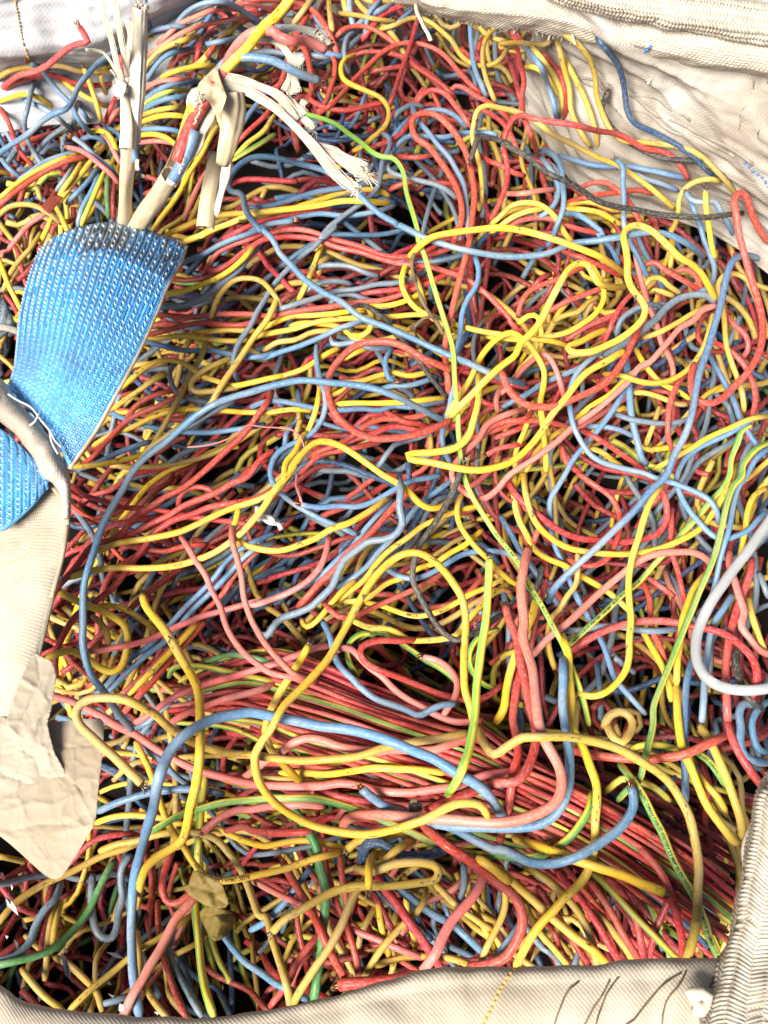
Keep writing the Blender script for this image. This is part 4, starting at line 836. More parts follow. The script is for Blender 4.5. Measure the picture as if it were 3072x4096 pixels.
10|y|3.4||dirty wavy fall, between the hooked blue and striped wires|I 380,990 420,1100 430,1250 440,1400 L 440,0 480,80 530,170 560,260 595,370 600,480 590,600 590,700 570,820 530,930 470,1010 400,1070 330,1150 260,1220 180,1330 100,1500
11|o|3.5|L5|dirty kinked one sweeping down the lower right|K 1380,20 1400,80 1440,150 1480,180 1540,140 1600,100 L 130,80 250,75 400,70 520,90 620,110 720,140 850,210 960,280 1050,360 1120,460 1170,560 1200,680 1220,800 1230,920 1225,1050 1215,1200 1190,1340 1140,1480
10|g|3.0||long dark printed slant in the lower right|L 740,240 800,310 850,380 900,470 950,570 1000,660 1050,780 1100,890 1150,980 1200,1060 1260,1200 1300,1320 1360,1460
8|o|3.4||steep one beside the right lip|L 1230,0 1290,80 1340,180 1380,280 1420,380 1460,490 1490,590 1500,700
9|y|3.3||ending in a curled tip near the right lip|I 1090,1300 1100,1500 L 1130,150 1180,250 1220,360 1270,480 1330,570 1400,660 1450,720 1475,730
7|y|||short steep one by the right lip|L 1210,290 1280,380 1350,450 1400,540
9|r|3.2||steep one running to the top of the right lip|L 1395,-30 1440,90 1490,190 1550,280 1630,390
8|b|3.3||rounded loop at the right edge above the lip|I 1590,1420 1500,1420 1480,1500 L 1490,0 1490,110 1520,190 1590,230 1670,235
6|b|||second loop at the right edge, inner|I 1659,1400 1600,1450 1560,1530 L 1570,80 1600,150 1659,170
9|r|3.5||dusky level one crossing the upright blue at right|L 430,150 600,190 800,210 1000,205 1150,180 1280,120 1400,60
10|y|3.6|z L4|straight stub ending over the red bundle|L 90,700 200,740 320,780 450,830 600,880 750,930 900,990 1010,1035
8|o|3.3||bowed fall left of the long red falls|L 460,1110 560,1160 650,1220 720,1300 780,1380 840,1480
8|o|3.3||dark stained fall, bottom right|L 150,870 250,930 350,1010 450,1110 520,1220 570,1340 600,1500
7|o|||low fall under the bright slope, bottom right|L 150,1100 250,1290 320,1370 430,1500
9|r|3.0||rightmost long fall to the front lip|L 860,760 930,830 1000,920 1050,1040 1090,1160 1120,1290 1135,1470
9|r|3.0||central long fall to the front lip, right half|L 560,960 640,1080 700,1180 780,1320 880,1490
8|r|3.0||second from right long fall to the lip|L 660,940 750,1030 810,1130 850,1240 895,1480
8|r|3.0||fourth from right long fall to the lip|L 350,900 450,1020 550,1150 640,1290 750,1490
7|d|||leftmost long fall to the lip, bottom right|L 230,1000 340,1150 430,1300 550,1490
8|g|2.8||straight fall between the long red falls|L 570,910 660,990 760,1100 860,1210 980,1330 1120,1470
6|d|||slanting up right under the right falls|L 920,1450 960,1280 1040,1100 1080,960
7|g|2.8||short curved bit at right above the dirty kinked one|L 650,420 760,330 860,350 960,390 1050,470
7|g|2.8||arched above the dirty kinked one at right|L 800,160 880,125 980,125 1100,150
7|g|2.8||printed short one by the right yellows|L 1210,170 1290,220 1350,300 1400,380
10|y|3.2||long hook crossing the long falling blue, lower right|I 1010,50 940,150 890,270 860,380 820,500 800,640 800,780 810,900 800,1030 800,1120 780,1210 720,1290 640,1350 560,1370 480,1350
8|r|3.3||great sagging loop right of centre|H 1550,30 I 100,130 180,200 280,280 380,350 500,395 620,405 760,415 880,400 980,360 1030,280 1030,180 1000,100 940,50
8|r|||round loop inside the great sagging one|I 480,-10 600,70 680,130 730,220 745,320 720,410 690,490 620,550 520,560 420,520
9|p|3.5||thick faded diagonal from the fork up to the right|I 200,1120 300,1010 400,930 520,820 640,710 760,610 860,530 960,490 1080,480 1200,480 1290,530 1300,560
9|r|3.2||long low arch right of the fork|I 440,1090 540,1020 660,960 800,920 940,900 1080,910 1200,940 1320,960 1420,1000 1500,1060 1560,1130 1590,1240 1560,1380
8|y|3.1||great sag right of centre, shallower outer|I 150,-10 160,120 190,230 240,320 330,400 430,450 560,480 700,490 840,485 1000,450 1130,400 1230,340 1300,260 1370,150 1430,30
7|y|3.1||long fall from centre to lower right|I 90,0 85,120 110,250 160,360 220,470 300,520 400,560 500,620 600,680 700,750 800,840 870,940 930,1050 990,1160 1040,1280 1060,1400
7|b|||fall left of the fork's pink tip|I 0,250 60,350 120,460 200,570 270,680 330,760 400,850
7|s|||level grey one under the long red arch|I 380,960 500,960 620,940 740,940 860,960 960,965 1100,950
8|o||a|crooked with knobby tip, below the long blue|I 480,490 480,590 470,680 410,760 370,830 320,880 300,960 300,1060 340,1200
9|y|3.4|a|with copper dotted tip beside the fork|I 225,775 200,870 160,960 110,1080 70,1200 40,1330 20,1450 H 1480,1500
9|k|3.2|a|short upright dark stub by the fork|I 265,565 245,640 225,710 190,760
9|y|3.3||upright fall left of the striped long fall|I 1290,600 1200,700 1160,800 1130,900 1120,1000 1100,1150 1090,1300
9|p|3.5||crooked one crossing beneath the pale hose|I 1420,470 1420,560 1450,640 1480,750 1510,860 1490,930 1540,1000 1600,1080 1680,1115
8|r|3.3||straight fall inside the hose bend|I 1560,520 1540,640 1500,740 1460,860 1420,1000 1400,1150 1400,1300 1410,1540 
5|r|||dim fall left of the striped long fall|I 1060,200 1060,350 1060,470 1100,600 1130,720 1150,800
6|r|||dim steep fall behind the faded pink diagonal|I 880,650 920,740 930,850 940,960 990,1060 1030,1180
5|r|||dim slope behind the hook yellow, right|I 900,620 980,680 1080,750
8|k|3.0||dark bend below the hose's tail|I 1540,1050 1470,1080 1460,1170 1480,1260 1530,1370 1620,1450
7|y|||upright one behind the hose top|I 1650,80 1570,130 1530,230 1520,330 1500,430 1480,540
7|y|||falling inside the hose, right edge|I 1540,760 1560,870 1600,1000 1650,1120
6|s|||short fall at the right edge inside hose|I 1600,600 1640,700 1659,760
10|o|3.6||small tight ring near lower right|I 640,1560 680,1490 740,1465 800,1490 825,1548 L 800,60 750,110 700,70 670,10 660,-20
6|s||z|end on stub showing its strands, right|I 760,1180 740,1150 705,1135
8|p||a|short torn pink tag beside the blue copper tip|I 450,1240 430,1300 420,1400 410,1480
6|g|2.4|z|printed small ring inside the great arch|H 640,1000 700,960 780,950 850,970
6|g|2.4||rounded C bend with print left of the arch limb|H 760,960 680,955 620,990 585,1050 600,1130 650,1210
6|g|2.4||small C bend right of the arch's right limb|H 1500,930 1400,960 1340,1030 1320,1110 1350,1200 1410,1260 1480,1290
5|g|2.4||long thin slope under the hooked pink|H 900,1010 980,1060 1060,1120 1150,1170 1230,1230 1290,1300
7|p|2.2||printed small arch left of the fork|H 1360,930 1365,850 1390,760 1450,700 1520,690 1580,710
7|G|2.4||short arch at the bundle's left start|G 1200,1160 1290,1110 1400,1085 1500,1100 H 0,1100 150,1130
7|g|2.6||pale one arched at the bundle's left start|G 1020,1220 1040,1170 1100,1150 1250,1160 1400,1190 H 0,1220 150,1250
8|p|2.9||rising slope into the bundle, left|G 800,1508 920,1430 1050,1340 1200,1280 1350,1230 1500,1190 1650,1140 H 300,1080 400,1040 480,1030
8|p|2.9||lower rising slope into the bundle, left|G 1020,1500 1100,1450 1250,1390 1400,1340 1550,1300 H 150,1260 
8|p|3.4||humped dusty one above the lower green wave|K -60,330 0,290 100,210 180,170 260,110 350,80 440,90 540,130 640,150 760,160 870,150 1010,150 1120,150 1220,110 1310,80 1400,40
7|r|2.6||level below the bundle at centre|K 0,250 120,230 260,240 400,250 520,270 640,320 760,350 900,370
7|y|2.9||lower level one under the dusty hump|K 180,290 320,290 450,295 600,280 760,260 900,265 1050,270 1180,290
7|o|||level one under the lower pink long one|K 60,320 180,325 300,340 420,350 540,340 640,340
9|p|3.3|a|rising from the green wave into the great arch's foot|J 1230,640 1330,560 1450,510 K 0,510 120,490 300,480 450,490
8|r|3.2||level one below the great arch's foot, left|J 1360,640 1480,610 K 0,630 120,650 260,650 380,640
6|r|3.2||straight slope right of the knot|K 400,400 540,430 680,460 820,490 940,510
"""
# ---------------------------------------------------------------- wires: each is laid on those before it
GX0, GX1, GY0, GY1, GD = -.62, .62, -.30, 1.10, .0016
NX, NY = int((GX1 - GX0) / GD), int((GY1 - GY0) / GD)
gx = GX0 + GD * np.arange(NX); gy = GY0 + GD * np.arange(NY)
H = (terr(gx[:, None], gy[None, :]) - .004).astype(float)
def hget(x, y):
    i = np.clip(((x - GX0) / GD).astype(int), 1, NX - 2); j = np.clip(((y - GY0) / GD).astype(int), 1, NY - 2)
    return i, j
def stamp(P, r):
    k = int(r / GD) + 1; i, j = hget(P[:, 0], P[:, 1])
    for a in range(-k, k + 1):
        for b in range(-k, k + 1):
            q = r * r - (a * a + b * b) * GD * GD
            if q <= 0: continue
            ii = np.clip(i + a, 0, NX - 1); jj = np.clip(j + b, 0, NY - 1)
            np.maximum.at(H, (ii, jj), P[:, 2] + math.sqrt(q) * .9)
def lay(px, r, stiff, lift=0., dive=(True, True), wob=1., gap=0., minz=0.):
    px = resample(catmull(px, 14), 12)
    n = len(px)
    # slight unevenness of the run
    d = np.gradient(px, axis=0); nn = np.stack([-d[:, 1], d[:, 0]], 1); nn /= np.linalg.norm(nn, axis=1)[:, None] + 1e-9
    ph = rng.uniform(0, 9, 3); t = np.arange(n)
    px = px + nn * ((1.6 * np.sin(t * .23 + ph[0]) + 1.1 * np.sin(t * .41 + ph[1])) * wob * .6)[:, None]
    dr = rays(px); z = terr(*PT(px)[:, :2].T) + .02
    for _ in range(6):
        tt = (z - CAM_Z) / dr[:, 2]; i, j = hget(dr[:, 0] * tt, dr[:, 1] * tt)
        h = np.maximum.reduce([H[i, j], H[i + 1, j], H[i - 1, j], H[i, j + 1], H[i, j - 1]])
        z = .4 * z + .6 * (h + r * .92 + gap)
    zt = np.maximum(np.minimum(z, .15 + .02 * np.tanh(np.maximum(z - .15, 0) / .02)), wallz(px) + r * 1.8 + .002); zz = zt.copy()
    sp = max(1, 1)
    if minz: zt = np.maximum(zt, minz * (1 - sstep(np.linspace(0, 1, n), .30, .50))); zz = zt.copy()
    for _ in range(stiff):
        s = zz.copy(); s[1:-1] = .25 * zz[:-2] + .5 * zz[1:-1] + .25 * zz[2:]
        zz = np.maximum(zt - .0010, s)
    for _ in range(10): zz[1:-1] = .25 * zz[:-2] + .5 * zz[1:-1] + .25 * zz[2:]
    P0 = PZ(px, zz); s = np.r_[0, np.cumsum(np.linalg.norm(np.diff(P0, axis=0), axis=1))]
    if lift:
        a = np.ones(n)
        if dive[0]: a *= sstep(s, 0, .06)
        if dive[1]: a *= sstep(s[-1] - s, 0, .06)
        zz = zz + lift * a
    if dive[0]: zz = zz - .010 * (1 - np.clip(s / .022, 0, 1)) ** 2
    if dive[1]: zz = zz - .010 * (1 - np.clip((s[-1] - s) / .022, 0, 1)) ** 2
    P = PZ(px, zz)
    s = np.r_[0, np.cumsum(np.linalg.norm(np.diff(P, axis=0), axis=1))]; t = np.linspace(0, s[-1], max(5, int(s[-1] / .0045))); A = np.hstack([P, px])
    return np.stack([np.interp(t, s, A[:, k]) for k in range(5)], 1)
NAMES = dict(r='red_wire', d='red_wire', p='pink_wire', y='yellow_wire', o='yellow_wire', b='blue_wire', s='grey_blue_wire', n='dark_blue_wire', k='black_wire', G='green_wire', g='striped_wire', h='striped_wire')
ADJ = dict(r='red wire', d='dark red wire', p='faded pinkish wire', y='yellow wire', o='dirty yellow wire', b='blue wire', s='grey blue wire', n='dark navy wire', k='black wire', G='plain green wire', g='green and yellow striped wire', h='green and yellow striped wire')
GRP = dict(r='red insulated wires in the bag', d='red insulated wires in the bag', p='faded pink wires in the bag', y='yellow insulated wires in the bag', o='yellow insulated wires in the bag', b='blue insulated wires in the bag', s='grey blue wires in the bag', n='dark blue wires in the bag', k='black wires in the bag', G='green wires in the bag', g='green and yellow striped wires in the bag', h='green and yellow striped wires in the bag')
def cut_end(P, r, parent, mat, k=9, ln=.0075):
    T = P[0] - P[1]; T /= np.linalg.norm(T); a = np.cross(T, [0.3, .5, .8]); a /= np.linalg.norm(a); b = np.cross(T, a); g = Bag()
    for i in range(k):
        an = i * 2.4; rr = r * .55 * math.sqrt(i / k)
        o = P[0] + (a * math.cos(an) + b * math.sin(an)) * rr
        d = T + (a * math.cos(an) + b * math.sin(an)) * rng.uniform(0, .35) ; l = ln * rng.uniform(.4, 1)
        Q = np.array([o - T * .001, o + d * l * .5, o + d * l + (a * rng.normal() + b * rng.normal()) * l * .12])
        V, F, U = tube_data(Q, r * .15, 5); g.add(V, F)
    g.build('copper_strands', mat, parent)
    V, F, U = tube_data(np.array([P[0] - T * .0004, P[0] + T * .00035]), r * .66, 10); mesh_obj('cut_core', V, F, M_CUT, parent, U, False, P[0])
REC = {}
def make_wire(c, P6, r, tail, lab=None, grp=None, fl=''):
    P = P6[:, :3]; n = len(P)
    t = np.arange(n); rr = r * (1 + .03 * np.sin(t * .31 + rng.uniform(0, 6)) + .02 * np.sin(t * .9 + rng.uniform(0, 6)))
    rr = rr.copy()
    if 'a' not in fl: rr[0] *= .72
    if 'z' not in fl: rr[-1] *= .72
    o = tube(NAMES[c], P, rr, WM[c], None, 12 if r > .0033 else 10, 1. if c not in 'p' else .93)
    tag(o, lab or ADJ[c] + ' ' + tail, 'wire', grp or GRP[c])
    if 'a' in fl: cut_end(P, r, o, M_COPPER if c in 'rbgp' else M_GREYW)
    if 'z' in fl: cut_end(P[::-1], r, o, M_COPPER if c in 'rbgp' else M_GREYW)
    REC[tail] = (o, P6, r)
    return o
ENT = []; MINZ = {}
for k, ln in enumerate(WIRES.strip().splitlines()):
    l, c, r, fl, tail, pts = ln.split('|')
    toks = fl.split(); lift = sum(float(t[1:]) for t in toks if t[0] == 'L') / 1000
    minz = sum(float(t[1:]) for t in toks if t[0] == 'M') / 1000
    MINZ[tail] = minz
    ENT.append((float(l), k, c, (float(r) if r else 2.8) * (1.02 if parse(pts)[:, 1].mean() > 2500 else .90) / 1000, [t for t in toks if t in 'az'], lift, tail, parse(pts)))
# the taut bundle of thin printed wires
up = parse('G 1080,1250 H 0,1060 150,1060 300,1110 500,1170 660,1250 800,1310 1000,1370 1200,1440 1400,1500 L 200,250 400,320 600,440 800,540 1000,660 1200,780 1350,900 1500,1010')
lo = parse('G 1000,1480 J 1600,60 K 100,110 300,150 450,180 600,230 850,310 1050,390 1250,470 L 100,600 300,680 500,790 750,950 950,1110 1200,1280 1320,1380 1450,1450')
cu, cl = resample(catmull(up, 20), 30), resample(catmull(lo, 20), 30)
nb = 60; iu = np.linspace(0, len(cu) - 1, nb); il = np.linspace(0, len(cl) - 1, nb)
cu = np.stack([np.interp(iu, np.arange(len(cu)), cu[:, k]) for k in (0, 1)], 1); cl = np.stack([np.interp(il, np.arange(len(cl)), cl[:, k]) for k in (0, 1)], 1)
for lay_i in range(3):
    for q in range(17):
        f0 = (q + rng.uniform(.1, .9)) / 17; f = f0 + .05 * np.sin(np.linspace(0, rng.uniform(2, 5), nb) + rng.uniform(0, 6)) + (rng.uniform(-.1, .1)) * np.linspace(0, 1, nb)
        f = np.clip(f, -.02, 1.02)[:, None]; px = cu * (1 - f) + cl * f
        a = int(rng.integers(0, 10)); b_ = nb - int(rng.integers(0, 14)) * (rng.random() < .5)
        c = 'g' if rng.random() < .14 else ('p' if rng.random() < .10 else 'r')
        ENT.append((5 + lay_i * .6, 5000 + lay_i * 50 + q, c, .0021, [], 0, '#' + str(lay_i * 17 + q), px[a:b_:5]))
ENT.sort(key=lambda e: (e[0], e[1]))
for k in range(46):
    a = np.array([rng.uniform(900, 2200), rng.uniform(-260, 260)]); d = rng.normal(0, 1, 2); d /= np.linalg.norm(d); q = [a]
    for _ in range(4): d = d + rng.normal(0, .8, 2); d /= np.linalg.norm(d); q.append(q[-1] + d * 130)
    c = 'rdoosbd'[k % 7]; ENT.append((1, 9000 + k, c, .0031, [], 0, '@' + str(k), np.array(q)))
for k in range(122):                      # the heap goes on under the bag's left and right edges
    bx = [(-120, 420, 1350, 2950), (-120, 500, 3350, 3950), (-100, 120, 1000, 1650), (2850, 3200, 1100, 3000), (350, 1150, 250, 950), (1700, 2600, 650, 1100)][0 if k < 48 else 1 if k < 66 else 2 if k < 76 else 3 if k < 90 else 4 if k < 108 else 5]
    a = np.array([rng.uniform(*bx[:2]), rng.uniform(*bx[2:])]); d = rng.normal(0, 1, 2); d /= np.linalg.norm(d); q = [a]
    for _ in range(6): d = d + rng.normal(0, .45, 2); d /= np.linalg.norm(d); q.append(q[-1] + d * 120)
    q = np.array(q); q[:, 0] = np.minimum(q[:, 0], 700) if k < 76 else q[:, 0]
    c = 'rdoysbr'[k % 7]; ENT.append((1, 9500 + k, c, .0030, [], 0, '@e' + str(k), q))
ENT.sort(key=lambda e: (e[0], e[1]))
# buried wires: the heap goes on below the ones laid on top
fb = {}
hv = {c: [[], [], [], 0] for c in WM}
lvl_specs = [(2, .145, 5, .012), (2, .105, 5, .010), (1.3, .060, 6, .009)]
for lv, (cop, dep, sides, und) in enumerate(lvl_specs):
    for e in ENT:
        if e[1] >= 5000 and rng.random() < .5: continue
        base = resample(catmull(e[7], 20), 22)
        if len(base) < 12 or rng.random() < .15: continue
        W0 = PT(base, -dep)
        for _ in range(int(cop + rng.random() * .9)):
            a = rng.integers(0, max(1, len(W0) - 60)); b = min(len(W0), a + int(rng.integers(60, 130)))
            Q = W0[a:b].copy(); th = rng.normal() * .16; cc = Q.mean(0); d = Q - cc
            x = d[:, 0] * math.cos(th) - d[:, 1] * math.sin(th); y = d[:, 0] * math.sin(th) + d[:, 1] * math.cos(th)
            off = rng.normal(0, .026, 2); t = np.linspace(0, rng.uniform(3, 9), len(Q))
            Q[:, 0] = cc[0] + x + off[0] + .0025 * np.sin(t + rng.uniform(0, 6)); Q[:, 1] = cc[1] + y + off[1] + .0025 * np.sin(t * 1.3 + rng.uniform(0, 6))
            Q[:, 2] = terr(Q[:, 0], Q[:, 1]) - dep + und * np.sin(t * 1.7 + rng.uniform(0, 6)) + rng.normal() * .004
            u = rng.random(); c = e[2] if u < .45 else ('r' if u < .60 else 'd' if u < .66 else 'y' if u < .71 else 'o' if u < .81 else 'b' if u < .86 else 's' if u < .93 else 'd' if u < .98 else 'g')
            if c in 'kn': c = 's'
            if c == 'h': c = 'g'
            if rng.random() < .65: c = {'r': 'd', 'p': 'r', 'y': 'o', 'b': 's', 's': 'n'}.get(c, c)  # most buried wires take a darker plastic: shade of the depth put into colour
            r = .0028 * rng.uniform(.85, 1.15); Q = resample(Q, .011)
            if len(Q) < 5: continue
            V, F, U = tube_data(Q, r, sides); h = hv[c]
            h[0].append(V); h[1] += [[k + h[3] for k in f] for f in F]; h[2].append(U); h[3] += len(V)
            if lv == 2: stamp(resample(Q, .004), r * .8)
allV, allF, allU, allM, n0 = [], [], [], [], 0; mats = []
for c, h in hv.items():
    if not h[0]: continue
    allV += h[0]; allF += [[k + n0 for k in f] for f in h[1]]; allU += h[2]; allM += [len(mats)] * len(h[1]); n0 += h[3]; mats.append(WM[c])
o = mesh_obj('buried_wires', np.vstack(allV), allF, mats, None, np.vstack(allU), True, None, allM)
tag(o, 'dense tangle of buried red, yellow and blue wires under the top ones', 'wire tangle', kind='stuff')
for l, k, c, r, fl, lift, tail, pts in ENT:
    bund = tail[0] == '#'
    if tail[:2] == '@e' or (tail[0] == '@' and k - 9000 > 30): continue
    stiff = 60 if l < 6 else 140 if l < 8 else 350 if l < 10 else 900
    P6 = lay(pts, r, stiff, lift, ('a' not in fl, 'z' not in fl), .4 if bund else 1., 0 if bund else .0015 if l < 6 else .0030 if l < 8 else .0045 if l < 10 else .0065, MINZ.get(tail, 0))
    if bund: make_wire(c, P6, r, tail, ('thin printed ' + ADJ[c] + ' in the taut bundle crossing the lower middle'), 'thin wires of the taut printed bundle, ' + c.replace('r', 'red').replace('p', 'faded').replace('g', 'striped'), fl)
    elif tail[0] == '@': make_wire(c, P6, r, tail, 'loosely curled ' + ADJ[c] + ' in the tangle along the top edge, centre', 'wires tangled along the top edge, ' + ADJ[c], fl)
    else: make_wire(c, P6, r, tail, None, None, fl)
    stamp(P6[:, :3], r)
# dark bed: a sheet coloured as the shade deep between the wires
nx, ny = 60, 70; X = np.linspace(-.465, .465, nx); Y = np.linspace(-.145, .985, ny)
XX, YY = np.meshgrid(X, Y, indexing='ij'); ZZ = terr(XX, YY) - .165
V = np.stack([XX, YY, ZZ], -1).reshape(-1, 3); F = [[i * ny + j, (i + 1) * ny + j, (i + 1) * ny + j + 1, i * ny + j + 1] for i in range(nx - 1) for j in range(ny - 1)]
tag(mesh_obj('gap_shade_bed', V, F, M_BED), 'dark sheet below the wire heap, coloured as the shade in its gaps', 'scrap', kind='stuff')
# print on the wires
def text_on(tail, txt, at_px, size, rev=False, ink=M_INK):
    o, P6, r = REC[tail]
    P = P6[:, :3]; px = P6[:, 3:5]
    i0 = int(np.argmin(np.linalg.norm(px - np.array(at_px), axis=1)))
    if rev: P = P[::-1]; i0 = len(P) - 1 - i0
    T, Nn, B = frames(P)
    # face of the wire turned to the photographer
    C = np.array([0, 0, CAM_Z]) - P; C -= np.sum(C * T, 1)[:, None] * T; C /= np.linalg.norm(C, axis=1)[:, None]; S = np.cross(C, T)
    s = np.r_[0, np.cumsum(np.linalg.norm(np.diff(P, axis=0), axis=1))]
    cu = bpy.data.curves.new('t', 'FONT'); cu.body = txt; cu.size = 1; cu.resolution_u = 2; cu.offset = .014; ob = bpy.data.objects.new('t', cu); COL.objects.link(ob)
    dg = bpy.context.evaluated_depsgraph_get(); me = bpy.data.meshes.new_from_object(ob.evaluated_get(dg)); bpy.data.objects.remove(ob)
    n = len(me.vertices); co = np.empty(n * 3); me.vertices.foreach_get('co', co); co = co.reshape(-1, 3) * size
    F = [list(p.vertices) for p in me.polygons]; bpy.data.meshes.remove(me)
    x = s[i0] + co[:, 0]; ok = x < s[-1] - .004; a = (co[:, 1] - size * .35) / r
    def itp(A): return np.stack([np.interp(x, s, A[:, k]) for k in range(3)], 1)
    q = itp(P) + (itp(C) * np.cos(a)[:, None] + itp(S) * np.sin(a)[:, None]) * (r * 1.055 + .00015)
    F = [f for f in F if all(ok[k] for k in f)]
    if F: mesh_obj('printed_text', q, F, ink, o, None, False, q[0])
def px(s): return tuple(parse(s)[0])
text_on('lime one falling from frayed fibres through the centre', '450/750V  4.00 MM²  BASEC OMAN CABLES  H07V-R   MADE IN OMAN', px('H 1480,350'), .0032)
text_on('with OMAN CABLES print slanting down to the centre', 'OMAN CABLES 450/750V   4.00 MM²   BS EN 50525-2-31 H07V-R', px('I 440,1040'), .0032, True)
text_on('printed BASEC OMAN CABLES, sagging in the lower left', 'BASEC OMAN CABLES  450/750V', px('J 1510,905'), .0042, True)
text_on('long dark printed slant in the lower right', 'BASEC OMAN CABLES 450/750V 2.5 MM² BS EN 50525-2-31 H07V-R MADE IN OMAN', px('L 860,400'), .0034)
text_on('lower thick one, arching over at centre left', '31CIO', px('G 1060,548'), .0030)
text_on('printed small ring inside the great arch', 'BASEC OMAN', px('H 640,1000'), .0032)
text_on('printed small arch left of the fork', '2.5 A  450/750', px('H 1360,930'), .0034)
text_on('printed short one by the right yellows', 'BASEC OMAN', px('L 1230,190'), .0030)
text_on('shallow sag crossing the big arch\'s inside', 'MM² 2-31', px('H 920,845'), .0028)
for q, (pp, txt) in enumerate([('H 840,1395', 'H07V-R  MADE IN OMAN'), ('H 1000,1420', 'BS EN 50525-2-31 H07V-R MADE IN OMAN'), ('H 500,1440', 'BASEC OMAN CABLES 450/750V'), ('H 0,1340', 'MADE IN OMAN'), ('K 850,225', 'BS EN 50525-2-31 H07V-R'),
                               ('K 1180,330', '450/750V 2.5 MM²'), ('L 700,740', 'BASEC OMAN CABLES'), ('L 1400,960', 'BASEC OMAN'), ('L 1200,700', 'H07V-R MADE IN OMAN'), ('K 260,120', 'BS EN 50525'), ('H 1400,1480', 'BASEC OMAN')]):
    target = np.array(px(pp)); best = None
    for t, (o, P6, r) in REC.items():
        if t[0] != '#' or int(t[1:]) < 26 or o.get('_tx'): continue
        d = np.linalg.norm(P6[:, 3:5] - target, axis=1).min()
        if best is None or d < best[0]: best = (d, t)
    REC[best[1]][0]['_tx'] = 1; text_on(best[1], txt, target, .0031, True)
# turned over top edge at the far right: hem band and heavy webbing on top
HEM = [('B 860,20 1000,60 1150,110 1350,140 1659,165 C 260,190 450,230 620,275 900,350 1100,395 1300,430 1500,455 1800,500', 'z', [.200, .200, .195, .19, .185, .18]),
       ('B 850,-10 1000,15 1150,60 1350,75 1659,100 C 260,120 450,150 620,200 900,280 1100,335 1300,370 1500,395 1800,440', 'z', [.222, .222, .217, .215, .21, .205]),
       ('B 860,-70 1000,-60 1150,-20 1350,-10 1659,0 C 260,20 450,50 620,100 900,180 1100,245 1300,290 1500,315 1800,350', 'z', [.232, .230, .228, .226, .222, .216]),
       ('B 860,-160 1000,-160 1150,-130 1350,-120 1659,-110 C 260,-90 450,-60 620,-10 900,80 1100,140 1300,180 1500,210 1800,250', 'z', [.236, .236, .234, .232, .228, .222])]
o, S = sheet('hem_band', HEM, M_BAGC, bag, 170, 26, .0025, 16, .0010, 60, .003, 17, 0, None, 1.3)
weave('hem_weave', S, 190, 26, M_HEM, bag, .0012)
fh = surf(S)
g = Bag()                                # frayed tape ends under the hem
for k in range(430):
    u = rng.random(); p, n = fh(u, 0.0); p2, _ = fh(u, .05); d = (p - p2); d /= np.linalg.norm(d)
    ln = rng.uniform(.001, .0055) * (1.6 if rng.random() < .06 else 1); t = np.array([1, .1, 0]) * rng.normal() * .25
    sd_ = np.cross(d, n); wv = rng.uniform(.0006, .0013); q = p + n * rng.uniform(-.002, .0015)
    a, b, c = q - d * .002, q + (d + t) * ln * .6 + n * rng.normal() * .0006, q + (d + t * 2) * ln + n * rng.normal() * .0012
    V = []
    for x_, m in ((a, 1), (b, 1), (c, .7)): V += [x_ - sd_ * wv * m, x_ + sd_ * wv * m, x_ + n * .0005]
    g.add(V, [[0, 1, 4, 3], [3, 4, 7, 6], [1, 2, 5, 4], [4, 5, 8, 7], [2, 0, 3, 5], [5, 3, 6, 8], [6, 7, 8]])
o = g.build('frayed_tape_ends', M_TAPEW, bag); o['kind'] = 'stuff'
for s, z, w_ in [('B 1000,20 1005,70 1030,120 1050,165 1075,205 1090,245', .215, .0032), ('C 440,180 450,220 465,275', .20, .0022), ('C 1060,360 1000,420 940,480 915,520', .17, .0016), ('C 1050,350 1090,400 1110,450', .17, .0013)]:
    ribbon('loose_thread', s, z, w_, M_TAPEW, bag, .4)
o, S = sheet('webbing_band', [('C 200,-60 420,30 620,90 820,130 1000,165 1200,190 1400,225 1659,260 1900,300', 'z', [.236, .236, .234, .230, .226]),
                              ('C 220,-110 440,-20 640,40 840,75 1020,105 1220,125 1420,155 1659,190 1900,220', 'z', [.250, .250, .247, .243, .238]),
                              ('C 260,-180 480,-90 680,-40 880,-10 1080,10 1280,35 1480,60 1659,85 1900,120', 'z', [.254, .254, .252, .248, .244]),
                              ('C 300,-230 520,-130 720,-80 920,-50 1120,-20 1320,0 1520,25 1700,55 1900,80', 'z', [.248, .248, .246, .242, .238])],
             M_BAGC, bag, 120, 24, .0022, 18, .0010, 60, .003, 23)
herring('webbing_yarns', np.transpose(S, (1, 0, 2)), 9, 80, M_HEM, bag, 1.2, .0022, None, skip=.04)
fw = surf(S)
stitched('blue_yellow_mark', fh, (.615, .05), (.655, .62), 7, M_BLUEY, .0014, .32); stitched('orange_mark', fh, (.605, .05), (.625, .32), 3, M_ORANGE, .0014, .32)
